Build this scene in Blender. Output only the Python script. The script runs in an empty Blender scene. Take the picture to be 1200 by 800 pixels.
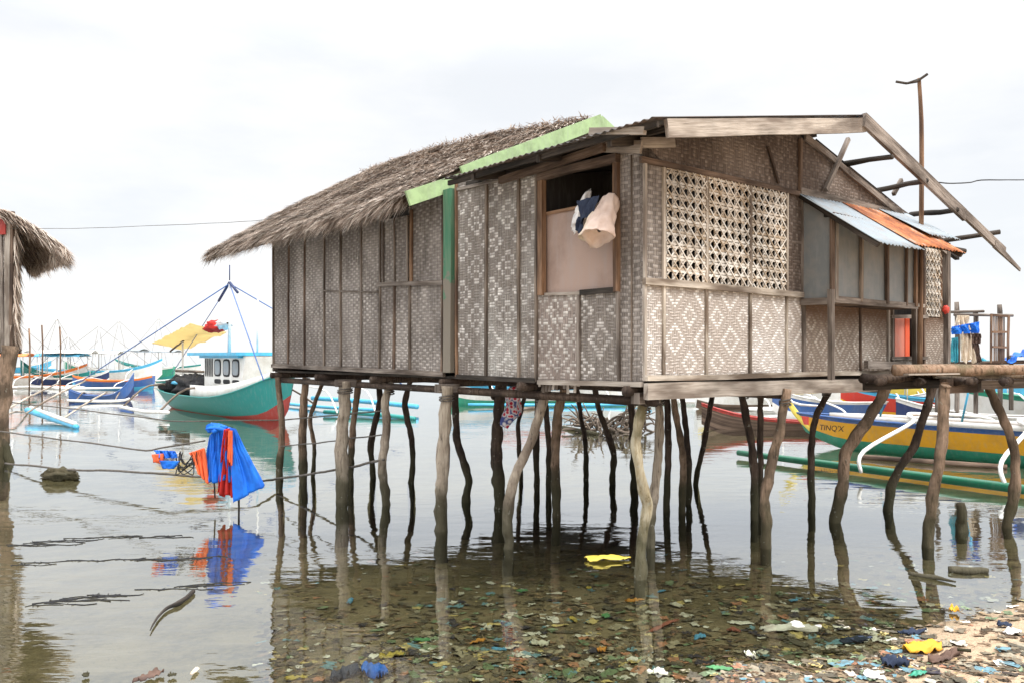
import bpy, math, random
from mathutils import Vector as V, noise, Matrix
random.seed(7)
R = random.uniform
F, HY, CH = 933.0, 417.0, 2.0          # lens in px of a 1200 px wide frame, horizon row, camera height (m)
sc = bpy.context.scene
col = sc.collection

# ------------------------------------------------------------------ surveying
def at(px, py, Y): return V(((px-600)/F*Y, Y, CH-(py-HY)/F*Y))
def on_water(px, py, z=0.0): return at(px, py, F*(CH-z)/(py-HY))
C = V((1.163, 7.0, 0)); u = V((.766, .643, 0)); v = V((-.643, .766, 0)); Z = V((0, 0, 1))
nR, nL = -v, -u                          # outward normals of right (gable) wall and left (eave) wall
def H(s, t, z): return C+u*s+v*t+Z*z     # house frame
def hit(px, py, n, o):
    cam = V((0, 0, CH)); r = V(((px-600)/F, 1, (HY-py)/F))
    return cam+r*(((C+n*o-cam).dot(n))/r.dot(n))
def RW(px, py, o=0.0): return hit(px, py, nR, o)
def LW(px, py, o=0.0): return hit(px, py, nL, o)
def fbm(p, s=1.0): return noise.fractal(p*s, 1.0, 2.0, 3)

# ------------------------------------------------------------------ mesh builder
class M:
    def __init__(s): s.v = []; s.f = []; s.uv = []; s.m = []
    def face(s, pts, uvs=None, m=0):
        k = len(s.v); s.v += [V(p) for p in pts]; s.f.append(list(range(k, k+len(pts))))
        s.uv.append(uvs or [(0, 0)]*len(pts)); s.m.append(m)
    def grid(s, fn, nu, nv, lu=1.0, lv=1.0, m=0, closed=False):
        k = len(s.v)
        for i in range(nu+1):
            for j in range(nv+1): s.v.append(V(fn(i/nu, j/nv)))
        for i in range(nu):
            for j in range(nv):
                a = k+i*(nv+1)+j; s.f.append([a, a+nv+1, a+nv+2, a+1])
                s.uv.append([(i/nu*lu, j/nv*lv), ((i+1)/nu*lu, j/nv*lv), ((i+1)/nu*lu, (j+1)/nv*lv), (i/nu*lu, (j+1)/nv*lv)]); s.m.append(m(i, j) if callable(m) else m)
        return s
    def prism(s, poly, off, ax, m=0):                     # polygon + thickness; uv along ax and Z, in metres
        b = [p+off for p in poly]; n = len(poly)
        U = lambda p: ((p-C).dot(ax), p.z)
        s.face(poly, [U(p) for p in poly], m); s.face(b[::-1], [U(p) for p in b[::-1]], m)
        for i in range(n):
            j = (i+1) % n; L = (poly[j]-poly[i]).length
            s.face([poly[i], b[i], b[j], poly[j]], [(0, 0), (0, off.length), (L, off.length), (L, 0)], m)
        return s
    def beam(s, p0, p1, w, h, up=Z, m=0, taper=1.0):
        p0 = V(p0); p1 = V(p1); d = (p1-p0); L = d.length; d.normalize()
        if abs(d.dot(up)) > .98: up = V((0, 1, 0)) if abs(d.y) < .9 else V((1, 0, 0))
        sd = d.cross(up).normalized(); q = sd.cross(d).normalized()
        o = R(0, 50)
        n = max(1, min(8, int(L/.45)))
        rings = []
        for i in range(n+1):
            f = i/n; k = 1+(taper-1)*f; jw = 1+R(-.05, .05); j = sd*R(-.004, .004)+q*R(-.004, .004)
            rings.append([p0+d*L*f+j+sd*a*w/2*k*jw+q*b*h/2*k for a, b in ((-1, -1), (1, -1), (1, 1), (-1, 1))])
        per = [0, w, w+h, 2*w+h, 2*w+2*h]
        for i in range(n):
            for e in range(4):
                e2 = (e+1) % 4; a0 = L*i/n+o; a1 = L*(i+1)/n+o
                s.face([rings[i][e], rings[i][e2], rings[i+1][e2], rings[i+1][e]], [(a0, per[e]), (a0, per[e+1]), (a1, per[e+1]), (a1, per[e])], m)
        s.face(rings[0][::-1], [(o, 0), (o+.01, w), (o, h), (o+.01, 0)], m); s.face(rings[-1], [(o, 0), (o+.01, w), (o, h), (o+.01, 0)], m)
        return s
    def tube(s, pts, rad, n=8, wob=0.0, sub=1, m=0):
        pts = [V(p) for p in pts]; rad = list(rad) if hasattr(rad, '__len__') else [rad]*len(pts)
        if sub > 1:                                       # Catmull-Rom
            q = []; rr = []
            for i in range(len(pts)-1):
                a = pts[max(i-1, 0)]; b = pts[i]; c = pts[i+1]; d = pts[min(i+2, len(pts)-1)]
                for k in range(sub):
                    t = k/sub
                    q.append(.5*((2*b)+(c-a)*t+(2*a-5*b+4*c-d)*t*t+(3*b-a-3*c+d)*t**3)); rr.append(rad[i]*(1-t)+rad[i+1]*t)
            q.append(pts[-1]); rr.append(rad[-1]); pts, rad = q, rr
        k = len(s.v); L = 0; o = R(0, 20); Ls = []
        ref = V((1, 0, 0)) if abs((pts[-1]-pts[0]).normalized().x) < .8 else V((0, 1, 0))
        for i, p in enumerate(pts):
            if i: L += (p-pts[i-1]).length
            Ls.append(L+o)
            d = (pts[min(i+1, len(pts)-1)]-pts[max(i-1, 0)]).normalized()
            a = d.cross(ref).normalized(); b = d.cross(a).normalized()
            for j in range(n):
                th = 2*math.pi*j/n; w = 1+wob*noise.noise(V((p.x*6+math.cos(th)*1.3, p.y*6+math.sin(th)*1.3, p.z*7+o)))*1.6
                s.v.append(p+(a*math.cos(th)+b*math.sin(th))*rad[i]*w)
        for i in range(len(pts)-1):
            for j in range(n):
                j2 = (j+1) % n; s.f.append([k+i*n+j, k+i*n+j2, k+(i+1)*n+j2, k+(i+1)*n+j])
                w = .3; s.uv.append([(Ls[i], j/n*w), (Ls[i], (j+1)/n*w), (Ls[i+1], (j+1)/n*w), (Ls[i+1], j/n*w)]); s.m.append(m)
        s.f.append([k+j for j in range(n)][::-1]); s.uv.append([(o, 0)]*n); s.m.append(m)
        e = k+(len(pts)-1)*n; s.f.append([e+j for j in range(n)]); s.uv.append([(o, 0)]*n); s.m.append(m)
        return s
    def build(s, name, mats, parent=None, smooth=False, local=False):
        if not isinstance(mats, (list, tuple)): mats = [mats]
        if parent is not None: base = V((0, 0, 0)) if local else world_loc(parent)
        else:
            xs = [p.x for p in s.v]; ys = [p.y for p in s.v]; zs = [p.z for p in s.v]
            base = V(((min(xs)+max(xs))/2, (min(ys)+max(ys))/2, min(zs)))
        me = bpy.data.meshes.new(name); me.from_pydata([tuple(p-base) for p in s.v], [], s.f)
        uvl = me.uv_layers.new(name='UVMap'); flat = [c for f in s.uv for q in f for c in q]; uvl.data.foreach_set('uv', flat)
        for mt in mats: me.materials.append(mt)
        me.polygons.foreach_set('material_index', s.m)
        if smooth: me.polygons.foreach_set('use_smooth', [True]*len(s.f))
        me.validate(); me.update()
        o = bpy.data.objects.new(name, me); col.objects.link(o)
        if parent is not None: o.parent = parent
        else: o.location = base
        return o
def world_loc(o):
    l = V((0, 0, 0))
    while o is not None:
        l += o.location; o = o.parent
    return l
def tag(o, label=None, cat=None, group=None, kind=None):
    for k, x in (('label', label), ('category', cat), ('group', group), ('kind', kind)):
        if x: o[k] = x
    return o
def thing(name, loc, label, cat, group=None, rz=0):
    o = bpy.data.objects.new(name, None); col.objects.link(o); o.empty_display_size = .2
    o.location = loc; o.rotation_euler = (0, 0, rz); return tag(o, label, cat, group)

# ------------------------------------------------------------------ materials
class N:
    def __init__(s, name, rough=.8):
        s.mat = bpy.data.materials.new(name); s.mat.use_nodes = True; s.t = s.mat.node_tree; s.n = s.t.nodes; s.l = s.t.links
        s.b = s.n['Principled BSDF']; s.b.inputs['Roughness'].default_value = rough; s.b.inputs['Specular IOR Level'].default_value = .25
    def put(s, sock, x):
        if isinstance(x, bpy.types.NodeSocket): s.l.new(x, sock)
        elif hasattr(x, '__len__') and len(x) == 3 and sock.type == 'RGBA': sock.default_value = (*x, 1)
        else: sock.default_value = x
    def m(s, op, a, b=0.0, c=0.0):
        n = s.n.new('ShaderNodeMath'); n.operation = op
        s.put(n.inputs[0], a); s.put(n.inputs[1], b); s.put(n.inputs[2], c); return n.outputs[0]
    def uv(s): 
        n = s.n.new('ShaderNodeTexCoord'); return n.outputs['UV']
    def ob(s): 
        n = s.n.new('ShaderNodeTexCoord'); return n.outputs['Object']
    def pos(s): return s.n.new('ShaderNodeNewGeometry').outputs['Position']
    def isl(s): return s.n.new('ShaderNodeNewGeometry').outputs['Random Per Island']
    def xyz(s, x):
        n = s.n.new('ShaderNodeSeparateXYZ'); s.l.new(x, n.inputs[0]); return n.outputs
    def comb(s, x, y, z=0.0):
        n = s.n.new('ShaderNodeCombineXYZ'); s.put(n.inputs[0], x); s.put(n.inputs[1], y); s.put(n.inputs[2], z); return n.outputs[0]
    def scale(s, vec, k):
        n = s.n.new('ShaderNodeMapping'); s.l.new(vec, n.inputs[0]); n.inputs['Scale'].default_value = k; return n.outputs[0]
    def noise(s, vec, sc_=1.0, det=3, rough=.55):
        n = s.n.new('ShaderNodeTexNoise'); s.l.new(vec, n.inputs['Vector']); n.inputs['Scale'].default_value = sc_
        n.inputs['Detail'].default_value = det; n.inputs['Roughness'].default_value = rough; return n.outputs['Fac']
    def ramp(s, f, stops):
        n = s.n.new('ShaderNodeValToRGB'); s.put(n.inputs[0], f); e = n.color_ramp.elements
        while len(e) < len(stops): e.new(.5)
        for k, (p, c) in enumerate(stops): e[k].position = p; e[k].color = (*c, 1) if hasattr(c, '__len__') else (c, c, c, 1)
        return n.outputs[0]
    def mix(s, f, a, b, mode='MIX'):
        n = s.n.new('ShaderNodeMix'); n.data_type = 'RGBA'; n.blend_type = mode
        s.put(n.inputs[0], f); s.put(n.inputs[6], a); s.put(n.inputs[7], b); return n.outputs[2]
    def bump(s, h, st=.5, d=.01):
        n = s.n.new('ShaderNodeBump'); s.put(n.inputs['Height'], h); n.inputs['Strength'].default_value = st; n.inputs['Distance'].default_value = d
        s.l.new(n.outputs[0], s.b.inputs['Normal'])
    def base(s, c): s.put(s.b.inputs['Base Color'], c); return s

def wood(name, c1, c2, c3=None, grain=1.0, bump=.5):
    n = N(name, .85); q = n.uv(); x = n.noise(n.scale(q, (2.5, 55*grain, 1)), 1, 4, .65); y = n.noise(n.scale(q, (1.2, 6, 1)), 1.0, 3)
    w = n.noise(n.ob(), 1.3, 3)
    c = n.mix(n.ramp(x, [(.41, 0.0), (.6, 1.0)]), c1, c2); c = n.mix(n.ramp(x, [(.3, .8), (.4, 0.0)]), c, tuple(k*.25 for k in c1))
    c = n.mix(n.ramp(y, [(.42, 0.0), (.62, 1.0)]), c, c3 or tuple(k*.55 for k in c1))
    c = n.mix(n.ramp(w, [(.3, .55), (.7, 1.15)]), (0, 0, 0), c)
    n.base(c); n.bump(n.m('ADD', x, n.m('MULTIPLY', y, .6)), bump, .012); return n.mat
def weave(name, w, NN, cH, cV, cD, kd=.5, stain=None, contrast=1.0, mode='diamond', edge=.5, band=.6, vd=.45):
    n = N(name, .8); q = n.xyz(n.uv())
    nz = n.noise(n.scale(n.uv(), (3, 3, 3)), 1, 2)
    U = n.m('DIVIDE', n.m('ADD', q[0], n.m('MULTIPLY', nz, .05)), w); Vv = n.m('DIVIDE', n.m('ADD', q[1], n.m('MULTIPLY', nz, .05)), w)
    i = n.m('FLOOR', U); j = n.m('FLOOR', Vv); fu = n.m('FRACT', U); fv = n.m('FRACT', Vv)
    if mode == 'diamond': a = n.m('ADD', n.m('PINGPONG', i, float(NN)), n.m('PINGPONG', j, float(NN)))
    elif mode == 'zigzag': a = n.m('ADD', i, n.m('PINGPONG', j, float(NN)))
    else: a = n.m('ADD', i, n.m('MULTIPLY', j, 2.0))
    over = n.m('LESS_THAN', n.m('FLOORED_MODULO', a, 4.0), 2.0)
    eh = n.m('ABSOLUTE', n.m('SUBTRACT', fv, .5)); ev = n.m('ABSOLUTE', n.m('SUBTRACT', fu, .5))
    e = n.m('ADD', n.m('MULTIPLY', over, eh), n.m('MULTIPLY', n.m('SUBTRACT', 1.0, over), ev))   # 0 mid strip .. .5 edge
    groove_shade = n.ramp(e, [(.3, 1.0), (.5, edge)])
    strip = n.noise(n.comb(n.m('MULTIPLY', i, 7.3), n.m('MULTIPLY', j, 5.1), 0.0), .37, 1)
    cell = n.noise(n.comb(n.m('MULTIPLY', n.m('ADD', i, n.m('MULTIPLY', over, 30.0)), .8), n.m('MULTIPLY', j, .8), 0.0), 3.0, 2)
    blot = n.noise(n.scale(n.uv(), (1.7, 1.2, 1)), 1, 4, .6)
    vert = n.noise(n.scale(n.uv(), (30, 2.0, 1)), 1, 3, .6)
    c = n.mix(over, cV, cH)
    if mode == 'diamond':
        da = n.m('ABSOLUTE', n.m('SUBTRACT', a, float(NN))); rim = n.m('LESS_THAN', da, 1.6); cen_ = n.m('GREATER_THAN', da, NN-1.6); mid_ = n.m('LESS_THAN', n.m('ABSOLUTE', n.m('SUBTRACT', da, NN*.55)), .8)
        c = n.mix(n.m('MULTIPLY', n.m('MINIMUM', n.m('ADD', rim, n.m('ADD', n.m('MULTIPLY', cen_, .8), n.m('MULTIPLY', mid_, .35))), 1.0), band), c, cV)
    c = n.mix(n.m('MULTIPLY', n.ramp(cell, [(.4, 0.0), (.62, 1.0)]), .6*contrast), c, cD)
    c = n.mix(n.ramp(blot, [(.38, kd), (.66, 0.0)]), c, cD)
    c = n.mix(n.ramp(vert, [(.35, vd), (.6, 0.0)]), c, tuple(k*.5 for k in cD))
    wash_ = n.noise(n.scale(n.uv(), (.8, .6, 1)), 1.3, 4, .6); c = n.mix(n.ramp(wash_, [(.48, 0.0), (.66, .28)]), c, tuple(min(.85, k*1.15) for k in cH)); low_dark_ = n.m('MULTIPLY_ADD', blot, .5, q[1]); c = n.mix(n.ramp(n.m('SUBTRACT', low_dark_, 1.95), [(0.0, .55), (.2, 0.0)]), c, cD)  # panel colour also gets darker towards the lower edge
    if stain:
        dirt = n.m('MULTIPLY', n.ramp(n.m('SUBTRACT', q[1], n.m('MULTIPLY', blot, .45)), [(.0, 0.0), (1.0, 0.0)]), 1.0)
        top, bot, cs = stain
        f = n.m('MULTIPLY_ADD', blot, -.5, n.m('DIVIDE', n.m('SUBTRACT', q[1], bot), top-bot))
        c = n.mix(n.ramp(f, [(.35, 0.0), (.75, .85)]), c, cs)
    c = n.mix(groove_shade, tuple(k*.3 for k in cD), c)  # contact shading between strips painted into the colour
    n.base(c)
    h = n.m('ADD', n.m('MULTIPLY', n.m('SUBTRACT', .5, e), 1.6), n.m('MULTIPLY', vert, .35)); n.bump(h, .8, .008)
    return n.mat
def paint(name, c, rough=.5, dirt=.35, dc=None, sc_=4.0, bump=.12, spec=.4):
    n = N(name, rough); n.b.inputs['Specular IOR Level'].default_value = spec
    x = n.noise(n.ob(), sc_, 5, .65); y = n.noise(n.scale(n.ob(), (5, 5, .8)), sc_*.9, 4, .65)
    d = dc or tuple(k*.45+.03 for k in c)
    cc = n.mix(n.ramp(x, [(.42, 0.0), (.72, dirt)]), c, d); cc = n.mix(n.ramp(y, [(.5, 0.0), (.72, dirt*.8)]), cc, tuple(min(1, k*.6+.12) for k in c))
    n.base(cc); n.bump(x, bump, .01); return n.mat
def cloth(name, c, c2=None, sc_=6, rough=.8):
    n = N(name, rough); x = n.noise(n.ob(), sc_, 4); n.base(n.mix(n.ramp(x, [(.4, 0.0), (.68, 1.0)]), c, c2 or tuple(k*.6 for k in c))); n.bump(n.noise(n.ob(), 22, 3), .35, .01); return n.mat
def bark(name, c1, c2, c3, wet=.45):
    n = N(name, .85); q = n.scale(n.ob(), (34, 34, 3.5)); x = n.noise(q, 1, 5, .7); y = n.noise(n.ob(), 2.2, 4, .6); k = n.noise(n.ob(), 18, 2)
    c = n.mix(n.ramp(x, [(.40, 0.0), (.60, 1.0)]), c1, c2); c = n.mix(n.ramp(y, [(.45, 0.0), (.58, .9)]), c, c3); c = n.mix(n.ramp(x, [(.33, .8), (.42, 0.0)]), c, (.02, .016, .012))
    z = n.xyz(n.pos())[2]; f = n.m('MULTIPLY_ADD', y, -.6, n.m('DIVIDE', z, 1.0))
    c = n.mix(n.ramp(f, [(0.0, .85), (.35, 0.0)]), c, (.045, .043, .022))          # algae and wet band round the tide line
    c = n.mix(n.ramp(k, [(.68, 0.0), (.72, .5)]), c, (.3, .29, .24))               # barnacles and lichen specks
    n.base(c); n.bump(n.m('ADD', x, n.m('MULTIPLY', k, .4)), .9, .02); return n.mat
W = {}
W['grey'] = wood('weathered_grey_wood', (.19, .155, .13), (.34, .29, .25), (.085, .065, .052))
W['pale'] = wood('bleached_wood', (.36, .31, .26), (.5, .44, .38), (.2, .16, .13))
W['brown'] = wood('brown_wood', (.13, .085, .06), (.22, .155, .115), (.06, .04, .03))
W['orange'] = wood('orange_brown_wood', (.24, .135, .075), (.34, .21, .13), (.1, .06, .04))
W['dark'] = wood('dark_wood', (.045, .036, .03), (.085, .068, .055), (.02, .017, .014))
W['bamboo'] = wood('split_bamboo', (.42, .36, .29), (.6, .53, .45), (.16, .12, .09), .5)
W['bambrown'] = wood('aged_bamboo', (.2, .155, .12), (.31, .25, .2), (.09, .07, .055), .5)
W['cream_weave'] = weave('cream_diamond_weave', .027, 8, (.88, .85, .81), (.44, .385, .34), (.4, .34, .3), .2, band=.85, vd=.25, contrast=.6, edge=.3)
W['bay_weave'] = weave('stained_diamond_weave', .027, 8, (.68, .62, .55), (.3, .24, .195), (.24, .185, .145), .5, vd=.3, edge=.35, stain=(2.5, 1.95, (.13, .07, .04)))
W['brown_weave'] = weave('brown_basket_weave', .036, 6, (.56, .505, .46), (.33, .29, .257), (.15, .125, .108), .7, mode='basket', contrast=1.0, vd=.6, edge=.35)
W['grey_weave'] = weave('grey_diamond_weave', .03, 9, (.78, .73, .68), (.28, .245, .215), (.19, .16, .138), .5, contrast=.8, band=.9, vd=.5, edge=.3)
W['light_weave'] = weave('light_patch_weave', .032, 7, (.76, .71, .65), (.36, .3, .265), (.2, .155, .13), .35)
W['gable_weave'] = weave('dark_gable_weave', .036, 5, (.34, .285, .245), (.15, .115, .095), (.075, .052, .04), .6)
W['lattice'] = wood('cane_lattice', (.74, .69, .62), (.84, .8, .74), (.42, .32, .22), .3)
W['green'] = paint('light_green_paint', (.36, .5, .25), .6, .9, (.2, .27, .14), 6)
n = N('faded_green_paint', .7); a_ = n.noise(n.ob(), 5, 5, .65); b_ = n.noise(n.scale(n.ob(), (20, 20, 2)), 1, 4); z_ = n.xyz(n.pos())[2]
c_ = n.mix(n.ramp(b_, [(.4, 0.0), (.65, .8)]), (.06, .17, .1), (.13, .2, .13)); c_ = n.mix(n.ramp(n.m('MULTIPLY_ADD', a_, -1.6, n.m('DIVIDE', n.m('SUBTRACT', z_, 1.75), 1.3)), [(-.0, .9), (.15, 0.0)]), c_, (.2, .16, .13)); n.base(c_); n.bump(b_, .4, .01); W['green_post'] = n.mat
W['pink_ply'] = paint('pinkish_plywood', (.35, .25, .205), .75, .8, (.22, .15, .12), 2.5)
W['inside_shade'] = paint('interior_shade', (.03, .027, .026), .9, .3)  # near-black colour stands in for the unlit inside of the house
W['tin'] = paint('grey_tin', (.24, .29, .33), .5, .7, (.24, .2, .17), 6)
W['tin_dark'] = paint('old_dark_tin', (.07, .065, .062), .6, .6, (.14, .08, .05), 4)
n = N('rusty_tin', .7); q = n.ob(); x = n.noise(n.scale(q, (1, 1, 1)), 3.5, 5, .65); y = n.noise(n.scale(q, (9, 9, 2)), 2, 3)
n.base(n.mix(n.ramp(y, [(.4, 0.0), (.7, .5)]), n.ramp(x, [(.32, (.085, .03, .018)), (.46, (.3, .09, .03)), (.58, (.5, .18, .06)), (.72, (.42, .35, .31))]), (.1, .045, .03))); n.bump(x, .4, .01); W['rust'] = n.mat
W['grey_panel'] = paint('grey_plastic_panel', (.17, .185, .19), .5, .9, (.25, .24, .22), 5)
W['salmon'] = paint('salmon_paint', (.62, .19, .13), .6, .5, (.5, .3, .24), 6)
W['redorange'] = paint('red_orange_cloth', (.75, .1, .03), .7, .3)
W['bark_pale'] = bark('pale_bark', (.26, .21, .16), (.38, .32, .25), (.17, .13, .1))
W['bark_dark'] = bark('dark_bark', (.06, .04, .03), (.11, .078, .058), (.035, .024, .019))
W['bark_mid'] = bark('brown_bark', (.17, .115, .075), (.29, .2, .14), (.085, .06, .04))
W['bark_yellow'] = bark('mottled_yellow_bark', (.3, .24, .14), (.42, .37, .27), (.13, .11, .055))
W['bark_log'] = bark('reddish_log', (.21, .13, .08), (.33, .22, .15), (.13, .105, .06))
W['rope'] = cloth('grey_rope', (.13, .115, .1), (.07, .06, .05), 20)
W['white'] = paint('white_boat_paint', (.74, .73, .7), .4, .6, (.5, .45, .38), 3)
W['teal'] = paint('teal_boat_paint', (.015, .24, .22), .4, .65, (.02, .2, .19), 3)
W['red'] = paint('dark_red_paint', (.34, .035, .025), .5, .5)
W['brightred'] = paint('bright_red_paint', (.6, .05, .03), .5, .3)
W['blue'] = paint('blue_boat_paint', (.035, .11, .33), .4, .65, (.1, .13, .2), 3)
W['skyblue'] = paint('sky_blue_paint', (.07, .42, .66), .45, .65, None, 3)
W['navy'] = paint('navy_cloth', (.02, .035, .11), .7, .3)
W['yellow'] = paint('yellow_boat_paint', (.8, .4, .018), .4, .65, (.5, .26, .05), 3)
W['lemon'] = paint('lemon_paint', (.8, .62, .1), .5, .3)
W['bgreen'] = paint('sea_green_paint', (.03, .27, .17), .4, .65, (.02, .16, .1), 3)
W['dgreen'] = paint('deep_green_paint', (.015, .16, .085), .35, .3)
W['black'] = paint('black_net', (.012, .012, .014), .8, .3)
W['orange_p'] = paint('orange_paint', (.8, .2, .03), .5, .3)
W['cloth_blue'] = cloth('bright_blue_tarp', (.012, .16, .66), (.01, .09, .45), 5, .55)
W['cloth_orange'] = cloth('orange_tarp', (.82, .15, .05), (.55, .1, .04), 5, .6)
W['cloth_red'] = cloth('red_cloth', (.55, .03, .02), (.3, .02, .02), 5)
n = N('yellow_tarp', .6); n.base((.8, .66, .36)); n.bump(n.noise(n.ob(), 9, 3), .3, .02); tl = n.n.new('ShaderNodeBsdfTranslucent'); tl.inputs[0].default_value = (.85, .73, .45, 1); ms_ = n.n.new('ShaderNodeMixShader'); ms_.inputs[0].default_value = .55; n.l.new(n.b.outputs[0], ms_.inputs[1]); n.l.new(tl.outputs[0], ms_.inputs[2]); n.l.new(ms_.outputs[0], n.n['Material Output'].inputs[0]); W['tarp_yellow'] = n.mat
W['cloth_cream'] = cloth('cream_cloth', (.68, .57, .44), (.5, .4, .3), 5)
W['cloth_pink'] = cloth('pinkish_cloth', (.64, .5, .42), (.46, .34, .28), 5)
W['cloth_white'] = cloth('white_cloth', (.72, .7, .68), (.5, .46, .45), 7)
W['cloth_navy'] = cloth('dark_navy_cloth', (.03, .042, .075), (.015, .02, .04), 5)
W['cloth_teal'] = cloth('teal_cloth', (.06, .34, .4), (.04, .2, .3), 5)
W['cloth_brown'] = cloth('brown_cloth', (.13, .08, .06), (.06, .04, .035), 5)
W['cloth_yellow'] = cloth('yellow_tarp', (.85, .66, .28), (.75, .52, .2), 3)
W['letter'] = paint('black_lettering', (.03, .012, .01), .6, .1)
n = N('thatch', .9); r = n.isl(); x = n.noise(n.pos(), 1.2, 3)
n.base(n.mix(n.ramp(x, [(.35, 0.0), (.7, .55)]), n.ramp(r, [(0, (.09, .06, .045)), (.22, (.25, .18, .14)), (.55, (.56, .45, .37)), (1, (.86, .78, .68))]), (.3, .23, .18))); W['thatch'] = n.mat
W['thatch_bed'] = paint('thatch_bed', (.17, .12, .09), .9, .5, (.05, .035, .025), 9, .8)

# ------------------------------------------------------------------ the house
house = thing('stilt_house', C, 'weathered woven bamboo house on crooked stilts, half thatched and half tin roofed', 'stilt house')
def panel_L(px, mat, name='wall_panel', o=0.0, th=.025, parent=house): return M().prism([LW(a, b, o) for a, b in px], -nL*th, v).build(name, W[mat], parent)
def panel_R(px, mat, name='wall_panel', o=0.0, th=.025, parent=house): return M().prism([RW(a, b, o) for a, b in px], -nR*th, u).build(name, W[mat], parent)
def strip_L(a, b, w, mat, name='batten', o=.012, d=.024, parent=house): return M().beam(LW(*a, o), LW(*b, o), w, d, nL).build(name, W[mat], parent)
def strip_R(a, b, w, mat, name='batten', o=.012, d=.024, parent=house): return M().beam(RW(*a, o), RW(*b, o), w, d, nR).build(name, W[mat], parent)
# --- left (long) wall
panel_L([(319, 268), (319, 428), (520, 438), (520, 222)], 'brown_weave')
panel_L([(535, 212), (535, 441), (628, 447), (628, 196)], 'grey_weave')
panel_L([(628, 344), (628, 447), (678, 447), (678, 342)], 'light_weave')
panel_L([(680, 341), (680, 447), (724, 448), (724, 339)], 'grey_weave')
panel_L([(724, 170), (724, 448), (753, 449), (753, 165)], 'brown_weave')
panel_L([(638, 252), (638, 345), (722, 340), (722, 236)], 'pink_ply', 'plywood_sheet', -.03, .012)
strip_L((638, 251), (680, 243), .03, 'orange', 'plywood_edge', -.015)
for x0, yt, yb in ((320, 268, 428), (338, 264, 429), (357, 260, 430), (380, 256, 431), (399, 252, 432), (423, 247, 433), (445, 243, 434), (480, 334, 436), (462, 334, 435)):
    strip_L((x0+R(-.5, .5), yt), (x0-R(-.5, 1), yb), .034, random.choice(['grey', 'bambrown', 'brown']))
strip_L((380, 341), (443, 342), .02, 'grey'); strip_L((442, 334), (519, 331), .055, 'grey', 'rail', .02)
strip_L((519, 226), (518, 436), .03, 'brown')
sh = panel_L([(448, 259), (448, 331), (478, 330), (478, 253)], 'brown_weave', 'window_shutter', .03, .015)
strip_L((449, 259), (449, 331), .03, 'grey', 'shutter_frame', .045, .015, sh); strip_L((462, 256), (462, 330), .025, 'bambrown', 'shutter_frame', .045, .015, sh)
strip_L((477, 253), (477, 330), .03, 'grey', 'shutter_frame', .045, .015, sh); strip_L((482, 246), (482, 331), .045, 'orange', 'window_jamb', .015)
panel_L([(447, 251), (447, 258), (480, 252), (480, 244)], 'inside_shade', 'window_gap_shade', .006, .01)  # near-black sheet painted as the shade above the shutter
strip_L((526, 222), (526, 436), .15, 'green_post', 'corner_post', .03, .06)
strip_L((534.5, 214), (535, 441), .03, 'orange')
for x0, yt, yb in ((570, 212, 443), (608, 204, 445), (629, 202, 447)): strip_L((x0, yt), (x0-.5, yb), .034, 'bambrown')
strip_L((536, 222), (628, 203), .035, 'grey', 'rail')
strip_L((319, 428), (520, 438), .06, 'grey', 'rail', .02, .04); strip_L((631, 447), (752, 450.5), .045, 'pale', 'rail', .03, .04)
strip_L((535, 441), (628, 446), .05, 'dark', 'rail', .015, .03)
strip_L((635, 206), (635, 346), .07, 'orange', 'window_jamb', .02, .06); strip_L((723, 184), (723, 342), .05, 'orange', 'window_jamb', .02, .06)
strip_L((632, 208), (724, 185), .075, 'brown', 'lintel', .035, .07)
strip_L((678, 341), (678, 447), .04, 'grey'); strip_L((724, 340), (725, 449), .035, 'grey'); strip_L((680, 343), (722, 340), .05, 'dark', 'rail', .02, .03)
strip_L((638, 345.5), (680, 344), .03, 'pale', 'rail'); strip_L((740, 182), (740, 446), .012, 'bambrown', 'batten', .006, .012)
strip_L((586, 212), (708, 173), .07, 'brown', 'wall_plate', .14, .05)
strip_L((706, 172), (752, 172.5), .11, 'pale', 'plank', .1, .03)
strip_L((692, 155), (756, 153.5), .06, 'pale', 'plank', .42, .04)
for k in range(12): # ragged lower fringe of the patched panel
    a = 632+k*4.2; strip_L((a, 446), (a+R(-1, 1), 446+R(6, 15)), .035, random.choice(['bambrown', 'grey', 'pale']), 'loose_strip', .004, .006)
# --- right (gable) wall
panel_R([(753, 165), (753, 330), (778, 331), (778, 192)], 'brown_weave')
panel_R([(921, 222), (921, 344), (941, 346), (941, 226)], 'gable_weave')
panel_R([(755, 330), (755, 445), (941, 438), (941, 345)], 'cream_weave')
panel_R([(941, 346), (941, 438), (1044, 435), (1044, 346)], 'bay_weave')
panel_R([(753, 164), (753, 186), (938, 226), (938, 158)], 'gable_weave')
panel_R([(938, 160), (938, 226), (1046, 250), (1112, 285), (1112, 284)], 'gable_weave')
panel_R([(941, 226), (941, 346), (1046, 346), (1083, 346), (1083, 268), (1046, 250)], 'inside_shade', 'wall_panel', -.01)
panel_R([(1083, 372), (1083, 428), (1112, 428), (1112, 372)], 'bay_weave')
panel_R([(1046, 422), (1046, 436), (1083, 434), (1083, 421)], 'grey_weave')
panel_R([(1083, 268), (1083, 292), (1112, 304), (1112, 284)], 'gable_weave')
for x0, yt, yb in ((756, 186, 446), (778, 192, 443), (828, 203, 442), (879, 213, 440), (922, 222, 439)): strip_R((x0, yt), (x0, yb), .032, 'bamboo' if x0 > 760 else 'pale')
strip_R((941, 226), (942, 438), .05, 'grey', 'post'); strip_R((1008, 355), (1009, 437), .03, 'brown'); strip_R((1041, 355), (1041, 436), .045, 'pale')
strip_R((755, 329), (941, 346), .06, 'bamboo', 'rail', .025, .04)
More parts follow.
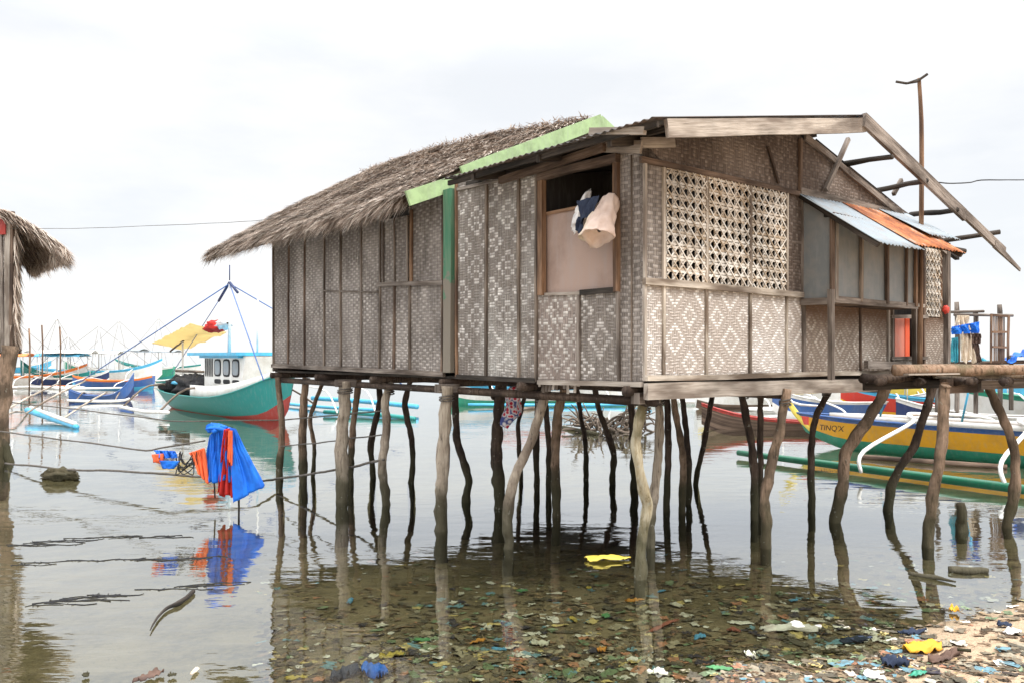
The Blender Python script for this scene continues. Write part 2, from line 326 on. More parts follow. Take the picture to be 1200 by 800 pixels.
strip_R((757, 443), (1042, 436), .05, 'bamboo', 'rail', .03, .05)
strip_R((751, 187), (937, 227), .05, 'brown', 'rail', .02, .03); strip_R((938, 224), (1048, 249), .07, 'grey', 'rail', .025, .03)
strip_R((938, 163), (938, 226), .045, 'brown', 'post', .02, .03); strip_R((752, 168), (790, 167), .09, 'pale', 'plank', .03, .02)
strip_R((782, 172), (795, 171), .02, 'grey', 'plank', .02)
strip_R((900, 172), (912, 215), .03, 'brown', 'brace', .02, .02)
strip_R((968, 223), (994, 163), .05, 'grey', 'brace', .06, .04)
strip_R((1047, 228), (1056, 211), .05, 'grey', 'brace', .03, .04)
strip_R((757, 458), (1042, 450), .15, 'pale', 'sill_plank', .05, .05)
strip_R((757, 450), (1042, 444), .05, 'dark', 'sill_beam', -.03, .06)
strip_R((1109, 285), (1109, 428), .09, 'grey', 'corner_post', .02, .08); strip_R((1102.5, 293), (1102.5, 372), .03, 'orange', 'batten'); strip_R((1083, 292), (1083, 428), .045, 'brown', 'post')
# --- cane lattice windows
def lattice(poly, s0, s1, zlo, ztop, name='cane_lattice'):
    mb = M(); p = .112; w = .017
    def clipseg(a, b):                                     # clip to trapezoid zlo..ztop(s)
        pts = []; n_ = 160; run = []
        for k in range(n_+1):
            f = k/n_; s_ = a[0]+(b[0]-a[0])*f; z_ = a[1]+(b[1]-a[1])*f
            if s0 <= s_ <= s1 and zlo(s_) <= z_ <= ztop(s_): run.append((s_, z_))
        return (run[0], run[-1]) if len(run) > 1 else None
    def put(a, b, o, ww=w):
        q = clipseg(a, b)
        if q: mb.beam(H(q[0][0], -o, q[0][1]), H(q[1][0], -o, q[1][1]), ww, .006, nR)
    zmin = min(zlo(s0), zlo(s1)); zmax = max(ztop(s0), ztop(s1)); k = 0; z = zmin
    while z < zmax:
        put((s0, z+R(-.004, .004)-.014), (s1, z+R(-.004, .004)-.014), .012, .022); put((s0, z+.014), (s1, z+.014), .012, .022); z += p
    s_ = s0
    while s_ <= s1: put((s_-.013+R(-.003, .003), zmin), (s_-.013, zmax), .004); put((s_+.013, zmin), (s_+.013+R(-.003, .003), zmax), .004); s_ += p
    hgt = zmax-zmin; n_ = int(hgt/p)+2; k = s0+p/2-n_*p
    while k < s1+hgt+p:
        put((k, zmin), (k+hgt, zmax), .018, .012); put((k, zmin), (k-hgt, zmax), .024, .012); k += p
    return mb.build(name, W['lattice'], house)
def sR(px): r = (px-600)/F; return (7*r-1.163)/(.766-.643*r)
def zat(px, py): return RW(px, py).z
def lin(x0, y0, x1, y1): return lambda s: y0+(y1-y0)*(s-x0)/(x1-x0)
sA, sB = sR(778), sR(921); zb = lin(sA, zat(778, 330), sB, zat(921, 343)); zt = lin(sA, zat(778, 193), sB, zat(921, 224))
for a, b in ((778, 828), (828, 879), (879, 921)): lattice(None, sR(a)+.02, sR(b)-.02, zb, zt)
sC, sD = sR(1084), sR(1102); lattice(None, sC, sD, lin(sC, zat(1084, 371), sD, zat(1102, 371)), lin(sC, zat(1084, 290), sD, zat(1102, 293)))
# --- bay window box
bo = .33
bay = M().prism([H(2.6, 0, 2.57), H(2.6, -bo, 2.57), H(2.6, -bo, 3.5), H(2.6, 0, 3.68)], u*.015, v).build('bay_side', W['grey_panel'], house)
for a, b in ((2.63, 3.22), (3.25, 3.83), (3.86, 4.6)):
    zt_ = 3.5-.02
    M().prism([H(a, -bo, 2.62), H(b, -bo, 2.62), H(b, -bo, zt_), H(a, -bo, zt_)], v*.012, u).build('window_panel', W['grey_panel'], house)
M().prism([H(4.62, -bo, 2.6), H(4.62, 0, 2.6), H(4.62, 0, 3.68), H(4.62, -bo, 3.5)], -u*.015, v).build('bay_side', W['grey_panel'], house)
M().beam(H(2.58, -bo, 2.6), H(4.66, -bo, 2.6), .05, .07).build('bay_sill', W['grey'], house)
M().beam(H(2.58, 0, 2.58), H(2.58, -bo, 2.58), .05, .07).build('bay_sill', W['grey'], house)
M().beam(H(2.58, -bo-.03, 3.47), H(4.66, -bo-.03, 3.5), .04, .07).build('bay_head', W['brown'], house)
for s_, m_, w_ in ((2.6, 'brown', .06), (2.68, 'pale', .05), (3.235, 'bambrown', .045), (3.845, 'brown', .05), (4.35, 'brown', .03), (4.6, 'orange', .055)):
    M().beam(H(s_, -bo-.022, 2.6), H(s_, -bo-.022, 3.48), w_, .03, nR).build('mullion', W[m_], house)
M().beam(H(2.58, -bo-.02, 1.75), H(2.57, -bo-.02, 2.7), .06, .05, nR).build('post', W['grey'], house)
M().prism([H(2.6, 0, 2.57), H(4.6, 0, 2.57), H(4.6, -bo, 2.57), H(2.6, -bo, 2.57)], Z*.02, u).build('bay_floor', W['brown'], house)
# --- doorway opening with coloured boards
panel_R([(1046, 350), (1046, 422), (1083, 421), (1083, 350)], 'inside_shade', 'door_recess_shade', -.25)  # near-black backing painted as the unlit room behind the door
panel_R([(1049, 372), (1049, 419), (1062, 419), (1062, 372)], 'salmon', 'door_board', -.05, .015); panel_R([(1061, 372), (1061, 419), (1066, 419), (1066, 372)], 'redorange', 'door_curtain', -.04, .01)
panel_R([(1073, 373), (1073, 419), (1083, 419), (1083, 373)], 'salmon', 'door_board', -.05, .015)
strip_R((1044, 371), (1086, 371.5), .045, 'grey', 'lintel', .02, .04); strip_R((1044, 420), (1086, 419), .04, 'grey', 'rail', .02, .04); strip_R((1046, 358), (1046, 424), .03, 'grey', 'door_jamb', .015, .03)
strip_R((1072, 361), (1073, 430), .08, 'grey', 'post', .15, .06); strip_R((1050, 356), (1078, 359), .04, 'pale', 'plank', .25, .12)
strip_R((1015, 427), (1060, 428), .09, 'grey', 'plank', .12, .05)
# --- tin roof (front part)
def corr(f, n_w, length, name, mat, parent=house, amp=.009, nslope=6, jag=0):
    mb = M(); k = n_w*6
    js = [R(-jag, jag) for _ in range(9)]
    def fn(a, b):
        p = f(a, b if b < .99 else 1+js[int(a*8)]); return p+Z*(amp*math.sin(a*n_w*2*math.pi))
    mb.grid(fn, k, nslope, 1, 1)
    o = mb.build(name, W[mat], parent, True); md = o.modifiers.new('thickness', 'SOLIDIFY'); md.thickness = .003; return o
T0, T1 = -.525, 3.05
zl = lambda s: 3.98+.2*s
for k in range(4):
    a0 = T0+k*.9; a1 = min(a0+.95, T1); dz = .004*(k % 2)
    if a0 > 2: a1 = 2.38
    corr(lambda a, b: H(2.99-b*3.49, a0+(a1-a0)*a, zl(2.99-b*3.49)+dz), int(12*(a1-a0)/.95), 1, 'tin_sheet', 'tin_dark', jag=.003)
    corr(lambda a, b: H(2.99+b*3.95, max(.04, a0)+(a1-max(.04, a0))*a, 4.43-.25*b*3.95+dz), 12, 1, 'tin_sheet', 'tin_dark')
corr(lambda a, b: H(2.95+b*.16, T0+.52*a, 4.58-.04*b), 7, 1, 'ridge_flashing', 'tin_dark', amp=.004)
# rafters, purlins and barge boards
def bm(name, a, b, w, h, mat, parent=house, up=Z): return M().beam(a, b, w, h, up).build(name, W[mat], parent)
bm('barge_board', H(-.33, T0+.01, zl(-.33)-.09), H(2.96, T0+.01, zl(2.96)-.11), .035, .15, 'pale')
bm('barge_board', H(2.9, T0-.02, 4.50), H(5.6, T0-.01, 3.80), .04, .155, 'grey'); bm('barge_board', H(5.5, T0-.01, 3.84), H(7.0, T0, 3.45), .038, .12, 'grey')
M().beam(H(6.6, T0-.01, 3.52), H(7.62, T0, 3.24), .04, .1, Z, 0, .45).build('barge_board_tip', W['grey'], house)
bm('rafter', H(2.5, .05, 4.44), H(6.9, .05, 3.42), .06, .09, 'dark'); bm('rafter', H(2.62, -.035, 4.38), H(6.3, -.035, 3.44), .03, .07, 'grey')
bm('rafter', H(-.4, .05, zl(-.4)-.08), H(2.95, .05, zl(2.95)-.08), .06, .08, 'dark')
for (a, b), (c_, d) in (((993, 192), (1046, 184)), ((1040, 221), (1086, 212)), ((1083, 250), (1122, 246)), ((1108, 282), (1172, 272))):
    p = RW(a, b, -.3); q_ = RW(c_, d, .56); q0 = RW(a, b, 0); dr = (q_-q0).normalized()
    M().tube([q0-dr*.3, q0, (q0+q_)/2+Z*R(-.01, .01), q_], [.035, .035, .033, .03], 8, .15, 2).build('purlin', W['dark'], house, True)
for t_ in (.9, 1.9): bm('rafter', H(-.45, t_, zl(-.45)-.06), H(2.95, t_, zl(2.95)-.06), .05, .07, 'dark')
for s_ in (.0, 1.0, 2.0, 2.9): bm('purlin', H(s_, -.5, zl(s_)-.04), H(s_, 2.6, zl(s_)-.04), .045, .04, 'dark')
bm('eave_board', H(-.42, -.5, zl(-.45)-.04), H(-.42, 2.36, zl(-.45)-.04), .03, .05, 'dark')
# awning over the bay
def awn(s0, s1, o0, z0, z1, mat, nm): return corr(lambda a, b: H(s0+(s1-s0)*a+.04*b, .02-b*(o0+.02), z0+(z1-z0)*b+.02*a), int((s1-s0)/.076), 1, nm, mat, amp=.008, jag=.015)
awn(2.5, 3.5, .9, 3.775, 3.12, 'tin', 'awning_sheet'); awn(3.42, 4.75, .84, 3.80, 3.20, 'rust', 'awning_sheet'); awn(4.3, 5.2, .62, 3.83, 3.42, 'tin', 'awning_sheet')
bm('awning_rafter', H(2.56, 0, 3.74), H(2.56, -.86, 3.11), .04, .05, 'dark'); bm('awning_rafter', H(4.8, 0, 3.76), H(4.8, -.8, 3.2), .05, .06, 'dark')
bm('awning_beam', H(2.56, -.3, 3.5), H(5.2, -.3, 3.55), .05, .06, 'dark'); M().tube([H(4.6, -.42, 3.36), H(5.15, -.7, 3.28)], .035, 8).build('awning_beam', W['dark'], house)
# --- hidden sides, floor, dark panels added to black out the interior
HL, HW = 7.93, 6.5
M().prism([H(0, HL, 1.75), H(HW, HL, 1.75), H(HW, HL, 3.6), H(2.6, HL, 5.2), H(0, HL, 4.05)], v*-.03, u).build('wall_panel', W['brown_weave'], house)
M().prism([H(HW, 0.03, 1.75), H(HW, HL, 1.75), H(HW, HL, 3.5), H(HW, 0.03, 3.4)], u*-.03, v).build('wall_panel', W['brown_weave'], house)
M().prism([H(0.03, .03, 1.74), H(HW-.04, .03, 1.74), H(HW-.04, HL-.04, 1.74), H(.03, HL-.04, 1.74)], Z*.03, u).build('floor', W['dark'], house)
for t_ in (.15, 1.6, 3.0, 4.6, 6.2, 7.8): M().tube([H(-.08, t_, 1.69), H(HW, t_, 1.69)], .05, 7, .1).build('floor_joist', W['bark_dark'], house, True)
for s_ in (.1, 2.1, 4.3, 6.4): M().tube([H(s_, -.05, 1.6), H(s_, HL, 1.61)], .045, 7, .1).build('floor_beam', W['bark_dark'], house, True)
M().prism([H(.04, 1.35, 1.78), H(6.4, 1.35, 1.78), H(6.4, 1.35, 3.5), H(2.99, 1.35, 4.4), H(.04, 1.35, 3.82)], v*.02, u).build('blackout_partition', W['inside_shade'], house)  # unseen partition added to keep the view through the lattice black
for a_, b_, za, zb_ in ((.03, 2.99, 3.86, 4.42), (2.99, 6.45, 4.42, 3.5)): M().prism([H(a_, .04, za), H(b_, .04, zb_), H(b_, 7.8, zb_), H(a_, 7.8, za)], -Z*.02, u).build('blackout_ceiling', W['inside_shade'], house)  # unseen ceiling added to shut out light from the roof gaps
M().prism([H(.9, .1, 1.78), H(.9, 3.1, 1.78), H(.9, 3.1, 3.95), H(.9, .1, 3.95)], u*.02, v).build('blackout_partition', W['inside_shade'], house)
# --- thatch
TS, TE = 3.05, 9.45
def zr(t): f = max(0, min(1, (t-TS)/(TE-TS))); return 5.30+.36*f+.13*math.sin(math.pi*f)
def tz(s, t):                                              # upper surface
    if s <= 2.58: f = (s+.5)/3.08; b = 3.83
    else: f = (7.0-s)/4.42; b = 3.3
    return b+(zr(t)-b)*f+.05*math.sin(math.pi*min(1, f))+.05*fbm(V((s, t, 0)), 1.1)
mb = M()
TEs = lambda s: TE-.35*max(0, (s+.5)/3.08) if s < 2.58 else TE-.35
for s0, s1 in ((-.45, 2.58), (2.58, 7.0)):
    mb.grid(lambda a, b: (lambda s_: H(s_, TS+.06+(TE-.1-TS)*b, tz(s_, TS+(TE-TS)*b)-.01))(s0+(s1-s0)*a), 16, 26)
    mb.grid(lambda a, b: (lambda s_: H(s_, TS+.06+(TE-.1-TS)*b, tz(s_, TS+(TE-TS)*b)-.09))(s0+(s1-s0)*a), 8, 12)
    mb.grid(lambda a, b: (lambda s_: H(s_, TE-.05, tz(s_, TE)-.01-.08*b))(s0+(s1-s0)*a), 16, 1); mb.grid(lambda a, b: (lambda s_: H(s_, TS+.06, tz(s_, TS)-.01-.08*b))(s0+(s1-s0)*a), 16, 1)
mb.grid(lambda a, b: H(-.45, TS+.06+(TE-.1-TS)*a, tz(-.45, TS+(TE-TS)*a)-.01-.08*b), 20, 1)
roof = mb.build('thatch_roof', W['thatch_bed'], house)
def blade(mb, p, d, up, L, w, droop=.0):
    sd = d.cross(up).normalized()*w; m_ = p+d*L*.55; e = p+d*L-Z*droop
    k = len(mb.v); mb.v += [p-sd, p+sd, m_+sd*.9, m_-sd*.9, e]
    mb.f += [[k, k+1, k+2, k+3], [k+3, k+2, k+4]]; mb.uv += [[(0, 0)]*4, [(0, 0)]*3]; mb.m += [0, 0]
mb = M()
slopeL = (u*3.08+Z*1.6).normalized(); upL = v.cross(slopeL); upL = upL if upL.z > 0 else -upL
slopeR = (-u*4.42+Z*2.1).normalized()
for k in range(52000):
    s_ = -.5+3.1*random.random()**1.1; t_ = R(TS+.05, TE); row = round(s_/.34)*.34+R(-.1, .1) if random.random() < .6 else s_
    row = max(-.5, min(2.6, row)); p = H(row, t_, tz(row, t_)+R(-.01, .02))
    d = (-slopeL+v*random.gauss(0, .4)+upL*R(.0, .26)).normalized(); blade(mb, p, d, upL, R(.1, .28), R(.005, .011), R(0, .03))
for k in range(6000):
    s_ = R(2.6, 7.0); t_ = R(TS+.05, TE); p = H(s_, t_, tz(s_, t_)+.005)
    d = (-slopeR+v*random.gauss(0, .25)+Z*R(0, .15)).normalized(); blade(mb, p, d, Z, R(.2, .4), R(.008, .014))
for k in range(6000):                                      # shaggy eave
    t_ = R(TS+.1, TE); L = R(.08, .31)*(1+.5*noise.noise(V((t_*2.5, 0, 3)))); p = H(R(-.5, -.3), t_, 0); p.z = tz(-.45, t_)-R(0, .09)
    d = (-slopeL*R(.45, 1)+v*random.gauss(0, .3)-Z*R(-.1, .9)*random.random()).normalized(); blade(mb, p, d, nL+Z*.3, L, R(.003, .008), R(0, .05))
for k in range(4500):                                      # ragged far gable edge
    s_ = R(-.5, 2.58); p = H(s_, TE-R(0, .12), tz(s_, TE)-R(0, .13))
    d = (v*R(.3, 1)-slopeL*R(0, .8)-Z*R(0, .6)+u*R(-.2, .2)).normalized(); blade(mb, p, d, Z, R(.1, .3), R(.004, .01), R(0, .05))
for k in range(2500):                                      # ridge tufts
    t_ = R(TS+.1, TE); p = H(2.58+R(-.15, .1), t_, zr(t_)+R(-.04, .02)); d = V((R(-1, 1), R(-1, 1), R(-.5, .22))).normalized(); blade(mb, p, d, Z, R(.06, .16), R(.004, .008))
mb.build('thatch_straw', W['thatch'], roof)
for t_ in [TS+.2+k*.95 for k in range(7)]: M().tube([H(-.42, t_, tz(-.4, t_)-.17), H(2.5, t_, zr(t_)-.2)], .03, 6).build('rafter', W['dark'], house)
M().tube([H(-.1, TS, 3.88), H(-.1, TE-.1, 3.85)], .035, 7).build('eave_pole', W['dark'], house)
# green barge boards and gable infill
M().prism([H(-.3, TS+.08, 3.9), H(2.58, TS+.08, zr(TS)-.1), H(6.5, TS+.08, 3.4), H(2.9, TS+.08, 4.3)], v*.03, u).build('gable_panel', W['gable_weave'], house)
zgb = lambda s: 3.84+(5.27-3.84)*(s+.5)/3.08
bm('green_barge_board', H(-.52, TS-.03, zgb(-.52)-.06), H(.30, TS-.03, zgb(.30)-.10), .03, .17, 'green'); bm('green_barge_board', H(.22, TS-.065, zgb(.22)-.02), H(2.6, TS-.065, zgb(2.6)-.045), .03, .175, 'green')
bm('green_barge_board', H(2.575, TS-.06, zgb(2.6)-.05), H(4.4, TS-.06, 4.4), .03, .16, 'green')

# ------------------------------------------------------------------ stilts
P = [ # base row, width px, bark, points (px, py) from the top down
 (562, 8, 'mid', [(325, 437), (329, 500), (328, 545), (328, 562)]), (565, 10, 'mid', [(359, 437), (356, 480), (354, 531), (356, 565)]),
 (558, 5, 'mid', [(381, 437), (372, 465), (364, 491), (369, 524), (367, 558)]), (587, 16, 'pale', [(405, 437), (403, 480), (400, 514), (402, 587)]),
 (568, 8, 'mid', [(421, 437), (417, 475), (413, 514), (411, 568)]), (560, 7, 'dark', [(441, 440), (445, 470), (435, 518), (437, 560)]),
 (592, 10, 'pale', [(458, 438), (452, 470), (452, 504), (448, 548), (452, 592)]), (565, 7, 'dark', [(482, 440), (475, 474), (481, 510), (484, 541), (482, 565)]),
 (622, 15, 'pale', [(524, 447), (521, 497), (518, 560), (516, 622)]), (588, 9, 'dark', [(533, 450), (536, 514), (549, 558), (546, 588)]),
 (596, 14, 'dark', [(587, 447), (582, 514), (584, 560), (586, 596)]), (562, 5, 'dark', [(617, 453), (610, 485), (607, 504), (611, 562)]),
 (643, 12, 'pale', [(639, 460), (624, 511), (602, 565), (595, 605), (596, 643)]), (575, 7, 'dark', [(631, 460), (629, 520), (629, 575)]),
 (580, 7, 'dark', [(638, 464), (643, 520), (643, 580)]), (604, 11, 'mid', [(661, 457), (653, 490), (651, 540), (652, 604)]),
 (562, 6, 'dark', [(676, 457), (681, 490), (686, 520), (687, 562)]), (568, 7, 'dark', [(697, 452), (702, 480), (711, 505), (719, 531), (718, 568)]),
 (572, 9, 'dark', [(735, 452), (741, 490), (743, 530), (744, 572)]), (676, 13, 'yellow', [(757, 448), (748, 490), (745, 520), (750, 557), (759, 592), (753, 632), (749, 676)]),
 (640, 10, 'pale', [(773, 455), (772, 510), (769, 560), (763, 605), (761, 640)]), (600, 8, 'dark', [(781, 465), (783, 520), (782, 600)]),
 (602, 8, 'mid', [(789, 465), (794, 500), (800, 540), (800, 602)]), (590, 7, 'dark', [(800, 465), (804, 510), (808, 550), (806, 590)]),
 (568, 6, 'dark', [(835, 464), (829, 500), (821, 535), (816, 568)]), (610, 9, 'dark', [(870, 464), (878, 505), (885, 545), (885, 610)]),
 (600, 7, 'dark', [(891, 462), (892, 500), (892, 600)]), (642, 12, 'mid', [(922, 455), (914, 500), (904, 540), (895, 580), (897, 610), (898, 642)]),
 (600, 8, 'dark', [(972, 456), (957, 490), (952, 530), (951, 600)])]
def pole(base, wpx, kind, pts, parent, ztop=None, name='stilt'):
    Y = F*CH/(base-HY); q_ = [at(a, b, Y) for a, b in pts]
    d = q_[0]-q_[1]; zt_ = ztop or 1.66
    if q_[0].z < zt_: q_.insert(0, q_[0]+d.normalized()*((zt_-q_[0].z)/max(.3, d.normalized().z)))
    else: q_[0].z = zt_
    e = q_[-1]+(q_[-1]-q_[-2]).normalized()*.1; e = V((q_[-1].x*2-e.x if 0 else e.x, e.y, -.9)); q_.append(e)
    for k in range(1, len(q_)-1): q_[k] = q_[k]+V((0, R(-.05, .05), 0))
    r = wpx/2/F*Y; mid = len(q_); M().tube(q_, [r*(.86+.22*k/mid+R(-.06, .06)) for k in range(mid)], 12, .3, 9).build(name, W['bark_'+kind], parent, True)
for b, w_, k, p in P: pole(b, w_, k, p, house)
pole(590, 4, 'dark', [(573, 447), (577, 465), (582, 480), (583, 590)], house)
for b, w_, k, p in [q_ for q_ in P if q_[0] > 585]:
    Y_ = F*CH/(b-HY); r_ = w_/2/F*Y_*1.12; c_ = at(p[0][0]*.75+p[1][0]*.25, 0, Y_); c_.z = 1.52; mb = M()
    for t_ in range(3): mb.tube([c_+V((math.cos(a*.7854)*r_, math.sin(a*.7854)*r_, t_*.022-.02+.012*math.sin(a*.7854+t_))) for a in range(9)], .008, 5)
    mb.build('lashing', W['rope'], house, True)
# blocks at the stilt heads
for px_, Y_ in ((524, 9.2), (757, 7.15), (405, 11)): p = at(px_, 448, Y_); p.z = 1.63; M().beam(p-u*.14, p+u*.14, .1, .1).build('stilt_cap', W['grey'], house)

# ------------------------------------------------------------------ walkway on the right
deck = thing('walkway', (6, 9.4, 0), 'rough log walkway on crooked posts leading off beside the house door', 'walkway')
for a, b in ((612, (13, 'mid', [(1035, 457), (1013, 497), (993, 530), (988, 569), (979, 612)])), (598, (10, 'dark', [(1093, 455), (1083, 479), (1072, 521), (1051, 559), (1040, 598)])),
             (642, (13, 'mid', [(1107, 462), (1100, 532), (1093, 585), (1090, 642)])), (618, (11, 'mid', [(1163, 458), (1179, 500), (1187, 527), (1187, 569), (1181, 618)]))):
    pole(a, *b, deck, 1.7, 'post')
def log(a, b, r, mat='bark_mid', parent=deck, nm='log', sg=.02): M().tube([a, a.lerp(b, .3)+Z*R(-sg, sg), a.lerp(b, .65)+Z*R(-sg, sg), b], [r, r*1.05, r*.97, r*.9], 10, .2, 4).build(nm, W[mat], parent, True)
log(at(1048, 433, 8.4), at(1330, 430, 9.0), .06, 'bark_log'); log(at(1010, 443, 8.8), at(1230, 444, 9.6), .05, 'bark_dark'); log(at(1095, 440, 8.9), at(1260, 436, 9.3), .03, 'bark_pale')
log(at(1120, 447, 8.7), at(1205, 443, 10.2), .045, 'bark_dark'); log(at(1030, 436, 10.6), at(1320, 431, 11.2), .05, 'bark_mid')
for a, b, Y0, Y1, w_, m_ in ((1052, 1115, 8.6, 9.2, .2, 'grey'), (1090, 1240, 9.4, 9.3, .16, 'pale'), (1110, 1290, 9.9, 10.2, .2, 'brown'), (1120, 1290, 9.0, 8.95, .13, 'grey'), (1070, 1250, 10.4, 10.8, .2, 'grey')):
    p = at(a, 440, Y0); q_ = at(b, 440, Y1); p.z = 1.83+R(-.02, .02); q_.z = 1.83+R(-.02, .02); M().beam(p, q_, w_, .03).build('plank', W[m_], deck)
M().beam(at(1105, 452, 8.55), at(1150, 451, 9.6), .06, .16).build('cross_beam', W['brown'], deck); M().beam(at(1148, 450, 9.1), at(1200, 449, 9.2), .05, .1).build('cross_beam', W['grey'], deck)
M().beam(at(1012, 452, 8.9), at(1110, 449, 9.0), .05, .09).build('cross_beam', W['dark'], deck)
for x_ in (1030, 1075, 1135, 1175): M().tube([at(x_, 447, 8.5), at(x_+28, 443, 11.2)], .045, 8, .2).build('cross_log', W['bark_dark'], deck, True)
M().beam(at(1060, 438.6, 8.35), at(1120, 437.6, 8.5), .12, .014).build('bamboo_slat', W['pale'], deck)
o = M().tube([on_water(1127, 630)-Z*.6, on_water(1127, 622), at(1127, 605, 9.1), at(1125, 589, 9.1)], [.06, .06, .055, .045], 10, .3, 4).build('mooring_stump', W['bark_dark'], None, True)
tag(o, 'short broken post stump sticking out of the water beside the walkway', 'stump')

# TV antenna
an = thing('antenna_pole', H(4.83, -.3, 1.85), 'tall thin bamboo antenna pole rising through the bare rafters', 'antenna')
b0 = H(4.83, -.3, 1.85); tp = at(1077, 92, b0.y-.02)
M().tube([b0, b0.lerp(tp, .4)+V((.02, 0, 0)), b0.lerp(tp, .8)+V((.03, 0, 0)), tp], [.035, .03, .027, .022], 8, .1, 5).build('pole', W['orange'], an, True)
M().tube([at(1050, 96, tp.y), at(1062, 98, tp.y), at(1074, 96, tp.y-.02), at(1087, 87, tp.y-.05)], .016, 6).build('antenna_arm', W['dark'], an); M().tube([at(1062, 98, tp.y-.1), at(1080, 92, tp.y+.1)], .012, 6).build('antenna_arm', W['dark'], an)

# ------------------------------------------------------------------ hanging cloths
def sheet(corners, mat, name, nu=44, nv=26, amp=.05, fr=3.0, parent=None, ragged=.08, th=.006, seed=0, local=False):
    a, b, c_, d = [V(p) for p in corners]                 # top-left, top-right, bottom-right, bottom-left
    nrm = (b-a).cross(d-a).normalized(); mb = M()
    def fn(x, y):
        p = a.lerp(b, x).lerp(d.lerp(c_, x), y); L_ = (b-a).length+(c_-d).length
        return p+nrm*(amp*math.sin(x*fr*6.28+1.5*math.sin(y*3+seed)+seed)*(.3+.7*y)+amp*.6*noise.noise(p*4+V((seed, 0, 0))))+nrm*amp*(.45*math.sin(x*fr*19+3*noise.noise(V((x*3, y*2, seed)))*2+seed*3)*(.4+.6*(1-y))+.35*abs(noise.noise(V((x*9, y*4, seed)))))+(d-a)*ragged*y*noise.noise(V((x*4, seed, 1)))
    mb.grid(fn, nu, nv); o = mb.build(name, W[mat], parent, True, local); md = o.modifiers.new('thickness', 'SOLIDIFY'); md.thickness = th; return o
bn = thing('tarp_bundle', at(278, 600, 10.3), 'bright blue and orange tarps bunched on a stake above the water', 'tarps')
Yb = 10.3
def pt(a, b, dy=0): return at(a, b, Yb+dy)
sheet([pt(246, 510, .05), pt(252, 504, .05), pt(249, 563, .05), pt(238, 556, .05)], 'cloth_blue', 'blue_tarp', amp=.02, fr=2, parent=bn, seed=11)
sheet([pt(247, 508), pt(266, 500), pt(273, 562), pt(243, 566)], 'cloth_blue', 'blue_tarp', amp=.035, parent=bn, seed=1)
sheet([pt(269, 500, -.1), pt(276, 502, -.05), pt(311, 568, -.15), pt(274, 589, -.1)], 'cloth_blue', 'blue_tarp', amp=.03, fr=2, parent=bn, seed=2)
sheet([pt(273, 503, .15), pt(277, 510, .15), pt(306, 560, .15), pt(285, 575, .1)], 'cloth_blue', 'blue_tarp', amp=.04, parent=bn, seed=4)
sheet([pt(264, 502), pt(271, 501), pt(275, 584), pt(254, 577)], 'cloth_red', 'red_cloth', amp=.05, parent=bn, seed=5)
sheet([pt(268, 504, -.16), pt(272, 504, -.16), pt(272, 545, -.16), pt(266, 536, -.16)], 'cloth_orange', 'orange_cloth', amp=.015, parent=bn, seed=8)
sheet([pt(222, 530), pt(240, 524), pt(244, 567), pt(231, 552)], 'cloth_orange', 'orange_tarp', amp=.03, parent=bn, seed=6)
sheet([pt(177, 530), pt(212, 530), pt(209, 545), pt(186, 546)], 'cloth_white', 'white_rag', amp=.03, parent=bn, seed=7)
sheet([pt(180, 527, -.05), pt(205, 528, -.05), pt(207, 536, -.05), pt(185, 536, -.05)], 'cloth_blue', 'blue_rag', amp=.03, parent=bn, seed=9); sheet([pt(178, 532, -.08), pt(192, 531, -.08), pt(190, 543, -.08), pt(180, 541, -.08)], 'cloth_orange', 'red_rag', 8, 8, .03, parent=bn, seed=3)
sheet([pt(186, 539, -.1), pt(210, 540, -.1), pt(203, 549, -.1), pt(190, 549, -.1)], 'cloth_blue', 'blue_rag', 8, 8, .02, parent=bn, seed=13)
mb = M()
for k in range(7): a = R(0, 6.28); mb.tube([pt(248+7*math.cos(a+k), 503+4*math.sin(a*2), R(-.1, .1)), pt(252+R(-6, 6), 500+R(-5, 5), R(-.12, .12)), pt(262+R(-4, 10), 503+R(-5, 5))], [.02, .04, .02], 8, .7, 4)
mb.build('knotted_tarp', W['cloth_blue'], bn, True)
mb = M()
for k in range(9): mb.tube([pt(206+R(-4, 8), 530+R(-4, 6)), pt(214+R(-8, 8), 545+R(-12, 12), R(-.1, .1)), pt(222+R(-8, 8), 552+R(-14, 6)), pt(228+R(-6, 10), 532+R(-4, 18))], .007, 5, 0, 5)
mb.build('tangled_line', W['black'], bn)
M().tube([pt(280, 620), pt(279, 560), pt(272, 500)], .013, 7, .2, 4).build('stake', W['dark'], bn); M().tube([pt(252, 583, .1), pt(251, 566, .1), pt(255, 505)], .01, 6).build('stake', W['dark'], bn)
# bedding on the window sill
bd = thing('bedding_roll', LW(700, 297, .05), 'rolled pinkish bedding with navy cloth hanging out of the window', 'bedding')
def blob(cen, ax, name, mat, parent, seed, k=.18, n1=18, n2=14, local=False):
    mb = M()
    def fn(a, b):
        th = a*2*math.pi; ph = b*math.pi; d = V((math.cos(th)*math.sin(ph), math.sin(th)*math.sin(ph), math.cos(ph)))
        r = 1+k*noise.noise(d*2.2+V((seed, 0, 0)))+k*.6*abs(noise.noise(V((d.x*5, d.y*5, d.z*2.5))+V((seed, 3, 0))))+k*.3*noise.noise(d*9+V((seed, 5, 0))); return cen+(ax[0]*d.x+ax[1]*d.y+ax[2]*d.z)*r
    mb.grid(fn, n1, n2); return mb.build(name, W[mat], parent, True, local)
p = LW(706, 252, .02); dn = (LW(694, 292, .12)-LW(716, 232, .0)).normalized()
pr = dn.cross(nL).normalized()
